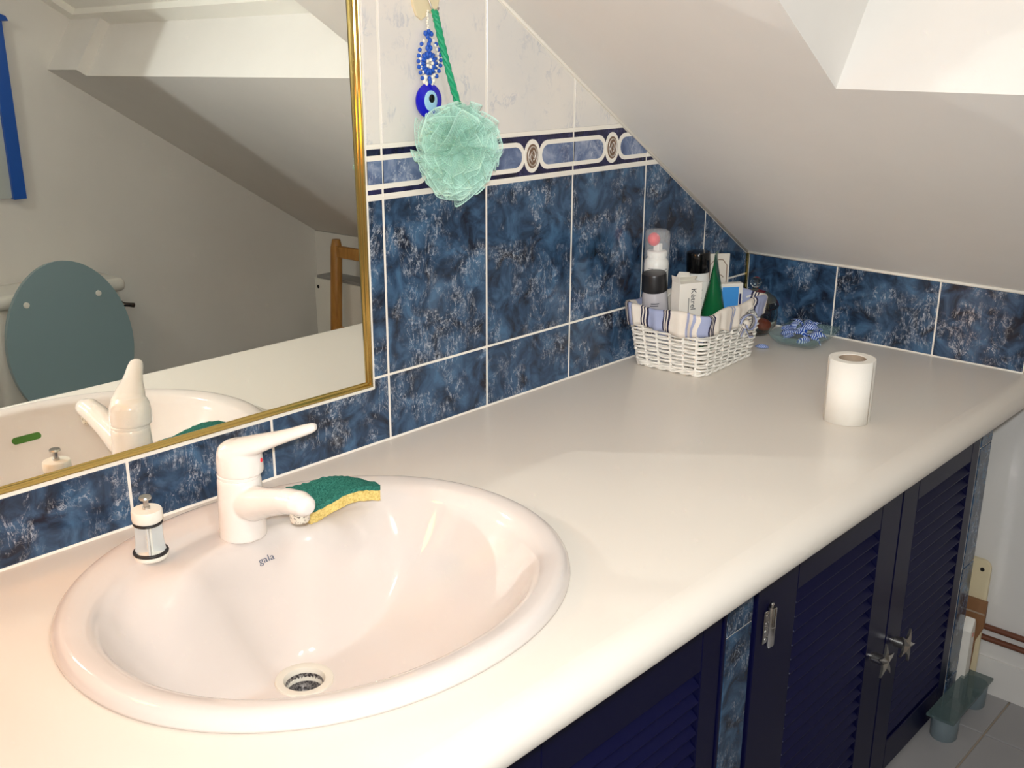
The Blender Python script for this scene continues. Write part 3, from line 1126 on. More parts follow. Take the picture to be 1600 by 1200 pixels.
def pillar(label, x0, x1, joints):
    p = empty('tiled_pillar', ((x0 + x1) / 2, CY, FL), label=label, category='pillar')
    cx = (x0 + x1) / 2
    box('core', x0 - cx, x1 - cx, 0.0022, 0.17, 0.0, CT - FL - 0.001, 'grout', p)
    zs = [CT - 0.002] + joints + [FL + 0.002]
    for a, b in zip(zs, zs[1:]):
        hw, hz = (x1 - x0) / 2 - 0.0016, (a - b) / 2 - 0.0014
        bm = bmesh.new()
        add_prism(bm, [(-hw, -hz), (hw, -hz), (hw, hz), (-hw, hz)], (0, 0, 0), (1, 0, 0), (0, 0, 1), (0, 1, 0), 0.0035, 0, 0.0008)
        obj('tile', bm, 'tile_blue', p, (0, 0, (a + b) / 2 - FL))
    return p


pillar('narrow blue tiled pillar between the two louvred cupboards', 0.181, 0.250, [-0.219, -0.471, -0.723])
pillar('narrow blue tiled pillar at the far right end of the cupboards', 1.108, 1.170, [-0.204, -0.468, -0.731])

slat_cache = {}


def louvre_door(cab, cx0, x0, x1, ox0, ox1, oz1, oz0, top=CT - 0.004):
    """door frame with an opening ox0..ox1, oz0..oz1 filled with tilted slats; coordinates absolute, parent at (cx0, CY, FL)"""
    bm = bmesh.new()
    zt, zb = top - FL, 0.012
    a, b = x0 - cx0, x1 - cx0
    oa, ob = ox0 - cx0, ox1 - cx0
    ot, obt = oz1 - FL, oz0 - FL
    for (p, q, r, s_) in ((a, oa, zb, zt), (ob, b, zb, zt), (oa, ob, ot, zt), (oa, ob, zb, obt)):
        add_box(bm, p, q, 0.0, 0.030, r, s_, 0.0015, 1)
    d = obj('door', bm, 'navy_paint', cab)
    box('backing', oa, ob, 0.026, 0.031, obt, ot, 'carcass', d)
    w = ob - oa - 0.001
    key = round(w, 4)
    n = int((ot - obt) / 0.0245)
    for i in range(n):
        if key not in slat_cache:
            bm = bmesh.new()
            add_box(bm, -w / 2, w / 2, -0.0165, 0.0165, -0.0032, 0.0032, 0.0012, 1)
            bmesh.ops.rotate(bm, cent=(0, 0, 0), matrix=Matrix.Rotation(radians(40), 3, 'X'), verts=bm.verts)
            o = obj('slat', bm, 'navy_paint2', d)
            slat_cache[key] = o.data
        else:
            o = bpy.data.objects.new('slat', slat_cache[key])
            COL.objects.link(o)
            o.parent = d
        o.location = ((oa + ob) / 2, 0.0135, ot - 0.014 - i * 0.0245)
    return d


def starfish_knob(door, x, z, spin):
    bm = bmesh.new()
    xf = Matrix.Rotation(pi / 2, 4, 'X')
    add_lathe(bm, [(0.0, 0.0), (0.006, 0.0), (0.006, 0.004), (0.0098, 0.006), (0.0098, 0.024), (0.0, 0.025)], 20, (x, 0, z), 0, xf)
    k = obj('knob', bm, 'steel', door, smooth=True, auto=40)
    bm = bmesh.new()
    c = Vector((x, -0.0275, z))
    nT = Vector((-0.02, -0.98, 0.14)).normalized()
    e1 = nT.cross(Vector((0, 0, 1))).normalized()
    e2 = e1.cross(nT)
    front = bm.verts.new(c + nT * 0.007)
    back = bm.verts.new(c - nT * 0.003)
    ring = []
    for i in range(20):
        a = spin + 2 * pi * i / 20
        ph = i % 4
        r = (0.031, 0.018, 0.0115, 0.018)[ph]
        a += (0, -0.14, 0, 0.14)[ph]
        h = (0.001, 0.0015, 0.0, 0.0015)[ph]
        ring.append((bm.verts.new(c + (e1 * cos(a) + e2 * sin(a)) * r + nT * (h + 0.0012)), bm.verts.new(c + (e1 * cos(a) + e2 * sin(a)) * r - nT * 0.002)))
    ridge = [bm.verts.new(c + (e1 * cos(spin + 2 * pi * i / 5) + e2 * sin(spin + 2 * pi * i / 5)) * 0.016 + nT * 0.0055) for i in range(5)]
    for i in range(20):
        f1, b1 = ring[i]
        f2, b2 = ring[(i + 1) % 20]
        bm.faces.new((f1, b1, b2, f2))
        bm.faces.new((back, b2, b1))
    for q in range(5):
        tip, r1, vl, l2 = ring[4 * q][0], ring[4 * q + 1][0], ring[4 * q + 2][0], ring[(4 * q + 3)][0]
        nt = ring[(4 * q + 4) % 20][0]
        rg, rn = ridge[q], ridge[(q + 1) % 5]
        bm.faces.new((tip, r1, rg))
        bm.faces.new((r1, vl, rg))
        bm.faces.new((vl, l2, rn))
        bm.faces.new((l2, nt, rn))
        bm.faces.new((rg, vl, front))
        bm.faces.new((vl, rn, front))
    obj('starfish', bm, 'steel', k)


def cupboard(label, x0, x1, top=CT - 0.001):
    c = empty('louvred_cupboard', ((x0 + x1) / 2, CY, FL), label=label, category='cupboard')
    cx = (x0 + x1) / 2
    bm = bmesh.new()
    add_box(bm, x0 - cx, x1 - cx, 0.050, 0.055, 0.002, top - FL)
    obj('inner_panel', bm, 'carcass', c)
    return c, cx


cab, cx = cupboard('navy louvred double door cupboard with starfish knobs under the right of the worktop', 0.253, 1.105)
box('casing', 0.253 - cx, 0.287 - cx, -0.004, 0.045, 0.002, CT - FL - 0.001, 'navy_paint', cab, 0.0015, 1)
d1 = louvre_door(cab, cx, 0.2895, 0.742, 0.378, 0.662, -0.222, -0.72)
d2 = louvre_door(cab, cx, 0.746, 1.102, 0.812, 1.062, -0.218, -0.72)
starfish_knob(d1, 0.684 - cx, -0.4735 - FL, 0.5)
starfish_knob(d2, 0.775 - cx, -0.482 - FL, 0.9)
hx, hz = 0.2885 - cx, -0.240 - FL
hg = box('hinge', hx - 0.016, hx - 0.003, -0.0062, -0.0042, hz - 0.026, hz + 0.026, 'chrome', d1, 0.0006, 1)
bm = bmesh.new()
add_lathe(bm, [(0, -0.037), (0.0022, -0.0362), (0.0032, -0.034), (0.0022, -0.0322), (0.0068, -0.031), (0.0076, -0.029), (0.0076, -0.0005), (0.0070, 0), (0.0076, 0.0005), (0.0076, 0.029), (0.0068, 0.031), (0.0022, 0.0322), (0.0034, 0.0345), (0.0022, 0.0372), (0, 0.038)], 16, (hx, -0.0075, hz))
obj('hinge_barrel', bm, 'chrome', hg, smooth=True, auto=40)
for i in range(4):
    bm = bmesh.new()
    add_ball(bm, (hx - 0.0105, -0.0064, hz + 0.019 - i * 0.0127), 0.0022, (1, 0.6, 1), 10, 6)
    obj('screw', bm, 'chrome', hg)

cab2, cx2 = cupboard('navy louvred cupboard under the washbasin, left of the tiled pillar', -0.30, 0.178, -0.16)
box('casing', 0.170 - cx2, 0.178 - cx2, -0.002, 0.045, 0.002, -0.16 - FL, 'navy_paint', cab2, 0.0015, 1)
louvre_door(cab2, cx2, -0.298, 0.168, -0.20, 0.121, -0.240, -0.72, -0.16)
cab3, cx3 = cupboard('navy louvred cupboard at the far left end of the worktop', -1.28, -0.304, -0.16)
louvre_door(cab3, cx3, -0.78, -0.306, -0.69, -0.40, -0.240, -0.72, -0.16)
louvre_door(cab3, cx3, -1.275, -0.784, -1.19, -0.87, -0.240, -0.72, -0.16)

# ------------------------------------------------------------------ things in the corner by the wall under the eaves
shelf = empty('glass_shelf', (1.10, -0.507, FL), label='narrow greenish glass shelf lying on two round feet on the floor', category='shelf')
box('glass_plate', -0.115, 0.106, -0.028, 0.028, 0.0535, 0.0600, 'grey_glass', shelf, 0.0008, 1)
fm = mat('frosted_grey_plastic', (118, 132, 138), 0.4)
for fx in (-0.080, 0.074):
    lathe('foot', [(0, 0.0), (0.024, 0.0), (0.0265, 0.004), (0.0275, 0.050), (0.0265, 0.053), (0, 0.053)], fm, shelf, 32, loc=(fx, 0, 0))

bd = empty('chopping_board', (1.205, -0.38, FL), label='cream plastic chopping board with a hanging hole standing by the wall', category='board')
yy0, yy1, zt_ = -0.112, 0.10, 0.315
rr = 0.018
pts = [(yy0, 0.0), (yy1, 0.0), (yy1, zt_)] + [(yy0 + rr - rr * sin(a), zt_ - rr + rr * cos(a)) for a in [pi / 2 * i / 6 for i in range(7)]]
prism('board', pts, (0.0125, 0, 0.0), (0, 1, 0), (0, 0, 1), (1, 0, 0), 0.007, 'plastic_cream', bd, 0.001)
lathe('hanging_hole', [(0, 0.0), (0.0045, 0.0), (0.0045, 0.0012), (0, 0.0012)], 'black_hole', bd, 16, c=(0.0115, yy0 + 0.017, zt_ - 0.022), xf=Matrix.Rotation(pi / 2, 4, 'Y'))
bd2 = empty('wooden_board', (1.198, -0.38, FL), label='brown wooden board with a cut corner in front of the cream chopping board', category='board')
pts = [(-0.10, 0.0), (0.09, 0.0), (0.09, 0.226), (-0.118, 0.226), (-0.118, 0.165), (-0.104, 0.128)]
prism('board', pts, (0.008, 0, 0), (0, 1, 0), (0, 0, 1), (1, 0, 0), 0.0085, 'wood_board', bd2, 0.001)
box('batten', 0.0062, 0.0080, -0.117, 0.088, 0.196, 0.199, 'cardboard', bd2)
cd = empty('white_card', (1.184, -0.480, FL), label='white card packet standing upright between the end pillar and the boards', category='packet')
prism('packet', [(-0.013, 0.0), (0.012, 0.0), (0.010, 0.180), (0.002, 0.192), (-0.013, 0.165)], (0, -0.006, 0), (1, 0, 0), (0, 0, 1), (0, 1, 0), 0.02, 'white_print', cd, 0.0006)
box('printed_mark', -0.004, 0.004, -0.0066, -0.006, 0.150, 0.160, mat('pink_print', (214, 150, 130), 0.6), cd)

for i, (z, lab) in enumerate(((-0.642, 'upper of two brown pipes along the foot of the white wall'), (-0.668, 'lower of two brown pipes along the foot of the white wall'))):
    bm = bmesh.new()
    add_tube(bm, [(0, -0.64, 0), (0, 0.42, 0)], 0.0065, 12)
    p = obj('heating_pipe', bm, 'copper_pipe', None, (XW - 0.0075, -0.42, z), True, auto=50)
    tag(p, lab, 'pipe')
bm = bmesh.new()
bb = box('baseboard_right', XW - 0.004, XW + 0.001, YF, 0.0, FL, FL + 0.085, 'plaster')
tag(bb, kind='structure')

# ------------------------------------------------------------------ toilet roll
roll = empty('toilet_roll', (0.5395, -0.4445, 0.0), label='white toilet roll standing on end on the worktop', category='toilet roll')
lathe('paper', [(0.0205, 0.0015), (0.0345, 0.0), (0.0350, 0.0015), (0.0352, 0.0965), (0.0344, 0.0985), (0.0210, 0.0985), (0.0205, 0.097)], 'paper', roll, 48)
lathe('core', [(0.0204, 0.001), (0.0204, 0.0975), (0.0192, 0.0975), (0.0190, 0.001), (0.0204, 0.001)], 'cardboard', roll, 40)
bm = bmesh.new()
a0 = atan2(CAM.y + 0.4445, CAM.x - 0.5395)
rows = []
for i in range(22):
    a = a0 - 1.12 + i * 0.105
    r = 0.0358 + (0.0012 * max(0, 1 - i / 5.0))
    rows.append((bm.verts.new((r * cos(a), r * sin(a), 0.0004)), bm.verts.new((r * cos(a), r * sin(a), 0.0982))))
for A, B in zip(rows, rows[1:]):
    f = bm.faces.new((A[0], B[0], B[1], A[1]))
    f.smooth = True
solid_area(obj('loose_sheet', bm, 'paper', roll), 0.0004)

# ------------------------------------------------------------------ wicker basket
BX, BY, BR = 0.652, -0.092, radians(3.5)
bk = empty('wicker_basket', (BX, BY, 0.0), BR, label='white wicker basket with a striped cotton lining in the tiled corner', category='basket')
BH = 0.105


def bprof(s, z, off=0.0, wob=0.0):
    """point on the rounded rectangular basket wall; s in 0..1 starts at the back left corner and runs down the left side"""
    hx_ = 0.094 + 0.0215 * z / 0.115 + off
    hy_ = 0.067 + 0.0120 * z / 0.115 + off
    r = 0.016
    sx, sy = 2 * (hx_ - r), 2 * (hy_ - r)
    q = pi * r / 2
    tot = 2 * sx + 2 * sy + 4 * q
    d = (s % 1.0) * tot
    segs = [(sy, (-hx_, hy_ - r), (0, -1)), (q, (-hx_ + r, -hy_ + r), pi), (sx, (-hx_ + r, -hy_), (1, 0)), (q, (hx_ - r, -hy_ + r), 1.5 * pi),
            (sy, (hx_, -hy_ + r), (0, 1)), (q, (hx_ - r, hy_ - r), 0.0), (sx, (hx_ - r, hy_), (-1, 0)), (q, (-hx_ + r, hy_ - r), 0.5 * pi)]
    for ln, c, k in segs:
        if d <= ln:
            if isinstance(k, tuple):
                n = (k[1], -k[0])
                return Vector((c[0] + k[0] * d + n[0] * wob, c[1] + k[1] * d + n[1] * wob, z)), Vector((n[0], n[1], 0))
            a = k + d / r
            return Vector((c[0] + cos(a) * (r + wob), c[1] + sin(a) * (r + wob), z)), Vector((cos(a), sin(a), 0))
        d -= ln
    return Vector((c[0], c[1], z)), Vector((0, 1, 0))


NST = 26
bm = bmesh.new()
NP = NST * 6
rows_ = 11
for r_ in range(rows_):
    z = 0.010 + r_ * 0.0086
    for ph in (0, 1):
        pts = []
        for i in range(NP):
            s_ = i / NP
            w_ = cos(pi * NST * s_ + pi * (r_ % 2)) * (1 if ph == 0 else -1)
            jit = random.uniform(-0.0005, 0.0005)
            pts.append(bprof(s_, z + ph * 0.0018 + jit, 0.0, 0.0032 * w_)[0])
        add_tube(bm, pts, 0.0021, 6, closed=True)
for ph in (0, pi):
    pts = []
    for i in range(NP):
        s_ = i / NP
        a = 2 * pi * 13 * s_ + ph
        p, n_ = bprof(s_, 0.0045, 0.0)
        pts.append(p + n_ * 0.0026 * cos(a) + Vector((0, 0, 0.0022 * sin(a))))
    add_tube(bm, pts, 0.0024, 6, closed=True)
for ph in (0, pi):
    pts = []
    for i in range(NP):
        s_ = i / NP
        a = 2 * pi * 20 * s_ + ph
        p, n_ = bprof(s_, 0.1045, 0.0)
        pts.append(p + n_ * 0.0028 * cos(a) + Vector((0, 0, 0.0026 * sin(a))))
    add_tube(bm, pts, 0.0026, 6, closed=True)
wv_ = obj('weave', bm, 'wicker', bk, smooth=True)
wv_['kind'] = 'stuff'
for i in range(NST):
    s_ = (i + 0.5) / NST
    pts = [bprof(s_, z_, 0.0)[0] for z_ in (0.004, 0.035, 0.07, 0.104)]
    tube('stake', pts, 0.0024, 'wicker', bk, 6)
# base of the basket
bm = bmesh.new()
for i in range(9):
    y_ = -0.058 + i * 0.0145
    add_tube(bm, [(-0.092 + 0.0115 * k, y_, 0.0045 + 0.0018 * (1 if (k + i) % 2 else -1)) for k in range(17)], 0.0024, 5)
bw = obj('base_weave', bm, 'wicker', bk, smooth=True)
bw['kind'] = 'stuff'

# lining: folded over the rim, hanging in a wavy hem outside
bm = bmesh.new()
uvl = bm.loops.layers.uv.new('UVMap')
NL = 200
prof_n = 12
grid = []
per = 0.72
for i in range(NL + 1):
    s_ = i / NL
    u = s_ * per
    wv1 = 0.0016 * sin(2 * pi * 19 * s_) + 0.0012 * sin(2 * pi * 31 * s_ + 1)
    hem = 0.077 + 0.0035 * sin(2 * pi * 5 * s_ + 0.6) + 0.002 * sin(2 * pi * 13 * s_)
    # the hem is lifted on the right-hand side where the ties are knotted
    lift = smooth(1 - abs(s_ - 0.385) / 0.06)
    hem += 0.026 * lift
    prof_ = [(0.060, -0.0045), (0.085, -0.0045), (0.102, -0.004), (0.1125, -0.0025), (0.1155, 0.001), (0.1150, 0.0045), (0.111, 0.0068)]
    for q in range(1, 6):
        prof_.append((0.111 + (hem - 0.111) * q / 5, 0.0068 + 0.0012 * q / 5))
    col_ = []
    for q, (z, off) in enumerate(prof_):
        p, n_ = bprof(s_, min(z, 0.115), 0.0)
        amp = 0.25 if q < 5 else (0.5 + 0.12 * (q - 5))
        zz = z + (0.0022 * sin(2 * pi * 7 * s_ + 2) if 2 <= q <= 6 else 0)
        col_.append((bm.verts.new(p + n_ * (off + wv1 * amp) + Vector((0, 0, zz - min(z, 0.115)))), u, q))
    grid.append(col_)
for i in range(NL):
    for q in range(prof_n - 1):
        a, b, c, d_ = grid[i][q], grid[i + 1][q], grid[i + 1][q + 1], grid[i][q + 1]
        f = bm.faces.new((a[0], b[0], c[0], d_[0]))
        f.smooth = True
        for lp_, vv in zip(f.loops, (a, b, c, d_)):
            shift = 0.0022 * sin(vv[2] * 0.8) * (1 if vv[2] > 5 else 0.3)
            lp_[uvl].uv = (vv[1] + shift, vv[2] / 12)
solid_area(obj('lining', bm, 'liner', bk, fix=False), 0.0008)
# knotted ties on the right-hand face
kp, kn = bprof(0.355, 0.078, 0.011)


def strap(name, pts, w):
    bm = bmesh.new()
    uvq = bm.loops.layers.uv.new('UVMap')
    prev = None
    L = 0.0
    for i, (p, sd) in enumerate(pts):
        p = Vector(p)
        sd = Vector(sd).normalized() * w
        cur = (bm.verts.new(p - sd), bm.verts.new(p), bm.verts.new(p + sd))
        if prev:
            for k in range(2):
                f = bm.faces.new((prev[k], prev[k + 1], cur[k + 1], cur[k]))
                f.smooth = True
                for lp_, uu_ in zip(f.loops, ((k, 0), (k + 1, 0), (k + 1, 1), (k, 1))):
                    lp_[uvq].uv = (0.134 + 0.012 * uu_[0], 0.1 * (i + uu_[1]))
        prev = cur
    solid_area(obj(name, bm, 'liner', bk), 0.001)


def kk(dx, dn, dz):
    return kp + Vector((dx, 0, dz)) + kn * dn


strap('tie_loop', [(kk(0.024 * cos(a) + 0.012, 0.004 + 0.006 * sin(a / 2), 0.013 * sin(a) + 0.004), (0.2, 1, 0.2)) for a in [pi + 2 * pi * i / 14 for i in range(15)]], 0.006)
strap('tie_end', [(kk(-0.004 + 0.006 * i, 0.005 + 0.002 * sin(i), -0.002 - 0.0085 * i + 0.0008 * i * i), (0.4, 0.5, 0.6)) for i in range(7)], 0.0055)
strap('tie_end', [(kk(-0.006 - 0.004 * i, 0.005, -0.002 - 0.004 * i), (0.2, 0.5, 1)) for i in range(4)], 0.006)
bm = bmesh.new()
add_ball(bm, kk(0, 0.006, 0.001), 0.0085, (1.2, 0.8, 1.0), 14, 8)
obj('knot', bm, 'liner', bk)

# ---- what stands in the basket
ZI = 0.0085
spray = empty('spray_bottle', (0.597, -0.0375, ZI), label='white spray bottle with a red nozzle under a clear cap, in the basket', category='bottle')
lathe('bottle', [(0, 0), (0.0205, 0), (0.0215, 0.002), (0.0215, 0.170), (0.0205, 0.176), (0.0165, 0.1805), (0.0165, 0.184), (0.0180, 0.1845), (0.0180, 0.192), (0.0165, 0.1935), (0.0, 0.1935)], 'white_plastic', spray)
box('actuator', -0.004, 0.008, -0.006, 0.006, 0.1935, 0.206, 'white_plastic', spray, 0.001, 1)
nz = atan2(CAM.y + 0.0375, CAM.x - 0.597)
bm = bmesh.new()
add_ball(bm, (0.0095 * cos(nz - 0.75), 0.0095 * sin(nz - 0.75), 0.2145), 0.0112, (1, 1, 1.05), 20, 12)
obj('nozzle', bm, 'red', spray)
lathe('cap', [(0.0222, 0.158), (0.0226, 0.162), (0.0222, 0.222), (0.0205, 0.2285), (0.016, 0.231), (0, 0.2315)], 'clear_cap', spray)
vd = Vector((cos(nz), sin(nz), 0))


def wrap_text(name, s_, size, r, ang, z, m_, parent):
    me = text_mesh(s_, size)
    me.materials.clear()
    for v_ in me.vertices:
        a = ang + v_.co.x / r
        v_.co = (r * cos(a), r * sin(a), z + v_.co.y)
    link(name, me, m_, parent)


wrap_text('lettering', 'DE', 0.017, 0.02165, nz + 0.62, 0.157, 'ink', spray)
for q in range(6):
    bm = bmesh.new()
    add_tube(bm, [(0.0215 * cos(nz - 0.75 + 0.12 * i), 0.0215 * sin(nz - 0.75 + 0.12 * i), 0.164 - 0.0032 * q) for i in range(5 + q % 2)], 0.0004, 4)
    obj('small_print', bm, 'ink', spray)

tub = empty('cosmetic_tube', (0.578, -0.062, ZI - 0.004), label='grey translucent cosmetic tube with a black cap on top, at the left of the basket', category='tube')
ta = atan2(CAM.y + 0.064, CAM.x - 0.557)
sv, fv = Vector((-sin(ta), cos(ta), 0)), Vector((cos(ta), sin(ta), 0))
bm = bmesh.new()
loft(bm, [((0, 0, 0.03), sv * 0.024, fv * 0.004), ((0, 0, 0.06), sv * 0.0238, fv * 0.012), ((0, 0, 0.10), sv * 0.0232, fv * 0.018), ((0, 0, 0.13), sv * 0.0222, fv * 0.021), ((0, 0, 0.137), sv * 0.0200, fv * 0.020)], 28)
obj('tube_body', bm, 'grey_tube', tub, smooth=True, auto=50)
lathe('cap', [(0, 0.1365), (0.0212, 0.1365), (0.0222, 0.138), (0.0215, 0.166), (0.0205, 0.1685), (0, 0.170)], mat('matt_black_plastic', (26, 26, 29), 0.35), tub)
box('foot_seam', -0.02, 0.02, -0.0012, 0.0012, 0.0, 0.031, 'grey_tube', tub).rotation_euler = (0, 0, ta + pi / 2)
tub.rotation_euler = (0, radians(-7.5), 0)
for q, (z, w_) in enumerate(((0.118, 0.34), (0.114, 0.42))):
    bm = bmesh.new()
    add_tube(bm, [((0.0205 + 0.0004) * cos(ta - w_ + 0.14 * i) * 1.0, 0.0205 * sin(ta - w_ + 0.14 * i), z) for i in range(6)], 0.0007, 4)
    obj('small_print', bm, 'ink', tub)

bxm = empty('medicine_box', (0.585, -0.112, ZI), radians(-22), label='white medicine box with a vertical name printed on it, its top flaps open', category='box')
bw_, bdp, bh_ = 0.046, 0.026, 0.150
box('carton', -bw_ / 2, bw_ / 2, -bdp / 2, bdp / 2, 0, bh_, 'white_print', bxm, 0.0006, 1)
prism('flap', [(-0.02, 0), (0.014, 0), (0.008, 0.016), (-0.014, 0.019)], (0.0, bdp / 2 - 0.001, bh_), (1, 0, 0), (0, -0.35, 0.93), (0, 1, 0), 0.0006, 'white_print', bxm)
prism('flap', [(-0.013, 0), (0.013, 0), (0.011, 0.012), (-0.011, 0.012)], (-bw_ / 2 + 0.0005, 0, bh_), (0, 1, 0), (-0.25, 0, 0.97), (1, 0, 0), 0.0006, 'white_print', bxm)
prism('flap', [(-bw_ / 2, 0), (bw_ / 2, 0), (bw_ / 2 - 0.003, 0.016), (-bw_ / 2 + 0.003, 0.016)], (0, bdp / 2 - 0.002, bh_), (1, 0, 0), (0, -0.8, 0.6), (0, 0, 1), 0.0006, 'white_print', bxm)
text('lettering', 'K\u00e9trel', 0.0150, Matrix.Translation((0.0050, -bdp / 2 - 0.0004, 0.1215)) @ Matrix.Rotation(pi / 2, 4, 'X') @ Matrix.Rotation(-pi / 2, 4, 'Z'), 'ink', bxm)
box('small_print', -0.0045, -0.0035, -bdp / 2 - 0.0004, -bdp / 2, 0.086, 0.124, 'ink', bxm)

leaf = empty('folded_leaflet', (0.634, -0.096, ZI), radians(-34), label='folded white paper leaflet with rows of print, between the white box and green tube', category='leaflet')
box('sheet', -0.022, 0.022, -0.002, 0.002, 0.0, 0.140, 'white_print', leaf, 0.0004, 1)
for q in range(9):
    box('print_line', -0.016, 0.014 - 0.003 * (q % 3), -0.0024, -0.002, 0.124 - q * 0.005, 0.1254 - q * 0.005, 'ink_blue', leaf)

bt = empty('white_tube', (0.707, -0.064, ZI + 0.004), label='white tube with a glossy black cap, standing behind the green tube', category='tube')
ba = atan2(CAM.y + 0.064, CAM.x - 0.707)
sv, fv = Vector((-sin(ba), cos(ba), 0)), Vector((cos(ba), sin(ba), 0))
bm = bmesh.new()
loft(bm, [((0, 0, 0.0), sv * 0.0235, fv * 0.0015), ((0, 0, 0.05), sv * 0.0225, fv * 0.010), ((0, 0, 0.11), sv * 0.0205, fv * 0.017), ((0, 0, 0.140), sv * 0.019, fv * 0.018)], 28)
obj('tube_body', bm, 'white_plastic', bt, smooth=True, auto=50)
lathe('cap', [(0, 0.1395), (0.0212, 0.1395), (0.0222, 0.141), (0.0216, 0.174), (0.0206, 0.1765), (0, 0.1775)], 'black_gloss', bt)
bt.rotation_euler = (radians(-2), radians(-2.5), 0)

gt = empty('green_tube', (0.648, -0.128, ZI), label='green translucent tube standing on its cap, crimped to a point at the top', category='tube')
ga = atan2(CAM.y + 0.128, CAM.x - 0.648) + radians(84)
sv, fv = Vector((-sin(ga), cos(ga), 0)), Vector((cos(ga), sin(ga), 0))
bm = bmesh.new()
loft(bm, [((0, 0, 0.022), sv * 0.0225, fv * 0.0240), ((0, 0, 0.05), sv * 0.0235, fv * 0.0240), ((0, 0, 0.09), sv * 0.0245, fv * 0.0205), ((0, 0, 0.13), sv * 0.0255, fv * 0.0130), ((0, 0, 0.165), sv * 0.0262, fv * 0.0052), ((0, 0, 0.183), sv * 0.0266, fv * 0.0014), ((0, 0, 0.194), sv * 0.0266, fv * 0.0010)], 32)
obj('tube_body', bm, 'green_tube', gt, smooth=True, auto=60)
lathe('cap', [(0, 0), (0.0195, 0), (0.0205, 0.002), (0.0200, 0.022), (0, 0.0225)], 'white_plastic', gt)

cdm = empty('bordered_card', (0.737, -0.078, ZI), radians(-40), label='cream card with a thin brown border, at the back of the basket', category='card')
box('card', -0.021, 0.021, -0.002, 0.002, 0.0, 0.174, mat('cream_card', (204, 198, 186), 0.6), cdm, 0.0004, 1)
bdc = [(-0.016, 0.04), (-0.016, 0.152), (-0.008, 0.163), (0.008, 0.163), (0.0165, 0.152), (0.0165, 0.04)]
bm = bmesh.new()
add_tube(bm, [(x, -0.0022, z) for x, z in bdc], 0.0008, 4)
add_tube(bm, [(0.004 + 0.0065 * cos(a), -0.0022, 0.128 + 0.0065 * sin(a)) for a in [0.3 + 0.5 * i for i in range(9)]], 0.0007, 4)
obj('printed_border', bm, 'medal', cdm)['kind'] = 'stuff'
bp = empty('blue_packet', (0.722, -0.117, ZI), radians(-33), label='white packet with a plain sky blue front, right of the green tube', category='packet')
box('packet', -0.0215, 0.0215, -0.006, 0.008, 0.0, 0.127, 'white_print', bp, 0.0006, 1)
box('blue_front', -0.0195, 0.0130, -0.0072, -0.006, 0.04, 0.121, 'blue_card', bp, 0.0004, 1)
box('dark_stripe', 0.0150, 0.0185, -0.0066, -0.006, 0.06, 0.108, mat('navy_print', (30, 34, 84), 0.5), bp)

# ------------------------------------------------------------------ glass jar, glass dish with blue shells
jar = empty('glass_jar', (0.893, -0.071, 0.0006), label='round glass jar with a knobbed lid behind the wicker basket', category='jar')
lathe('bowl', [(0, 0.0), (0.030, 0.0), (0.034, 0.003), (0.045, 0.020), (0.0475, 0.040), (0.0465, 0.055), (0.0445, 0.055), (0.0455, 0.040), (0.043, 0.021), (0.032, 0.006), (0, 0.005)], 'glass', jar, 48)
lathe('lid', [(0.0468, 0.0560), (0.0480, 0.0575), (0.0470, 0.062), (0.040, 0.074), (0.026, 0.083), (0.010, 0.0875), (0.006, 0.090), (0.0055, 0.093), (0.0095, 0.097), (0.0115, 0.103), (0.0095, 0.1095), (0.005, 0.113), (0, 0.114)] + [(0.0, 0.0845), (0.010, 0.0845), (0.025, 0.0800), (0.038, 0.0715), (0.0445, 0.061), (0.0445, 0.0565), (0.0468, 0.0560)], 'glass', jar, 48)
for a, r, z, rx, mm, lab in ((5.3, 0.019, 0.0175, 0.5, 'amber', 'terracotta lump at the bottom right inside the glass jar'), (2.6, 0.019, 0.0165, 0.2, 'amber', 'terracotta lump at the bottom left inside the glass jar, behind the basket'),
                             (0.9, 0.020, 0.0345, -0.3, 'red', 'small dark red piece lying on top inside the glass jar')):
    bm = bmesh.new()
    add_ball(bm, (0, 0, 0), 0.0150, (1.2, 0.95, 0.75), 16, 10)
    sp_ = obj('soap_ball', bm, mm, None, (0.893 + r * cos(a), -0.071 + r * sin(a), z + 0.0006))
    sp_.rotation_euler = (rx, 0.2, a)
    tag(sp_, lab, 'soap', 'pieces in the glass jar')

DXc, DYc, DRz = 0.897, -0.181, radians(6)
dish = empty('glass_dish', (DXc, DYc, 0.0005), DRz, label='shallow rectangular greenish glass dish holding blue shells', category='dish')
bm = bmesh.new()
ringz = [(0.0, 0.0, -0.002), (0.40, 0.0, 0), (0.72, 0.002, 0), (0.92, 0.013, 0), (1.0, 0.021, 0), (0.985, 0.0235, 0), (0.90, 0.0165, 0), (0.70, 0.0055, 0), (0.38, 0.0042, 0), (0.0, 0.004, 0)]
rr_ = []
for k, z, _ in ringz:
    if k == 0:
        rr_.append([bm.verts.new((0, 0, max(z, 0)))])
    else:
        rr_.append([bm.verts.new((*(sup(2 * pi * i / 48, 0.070 * k, 0.052 * k, 6.0)), z + (0.004 * k if i in range(0, 48) and abs(sin(4 * pi * i / 48)) > 0.93 and k > 0.9 else 0))) for i in range(48)])
for A, B in zip(rr_, rr_[1:]):
    for i in range(48):
        j = (i + 1) % 48
        if len(A) == 1:
            bm.faces.new((A[0], B[i], B[j]))
        elif len(B) == 1:
            bm.faces.new((A[i], B[0], A[j]))
        else:
            bm.faces.new((A[i], B[i], B[j], A[j]))
obj('dish', bm, 'green_glass', dish, smooth=True)


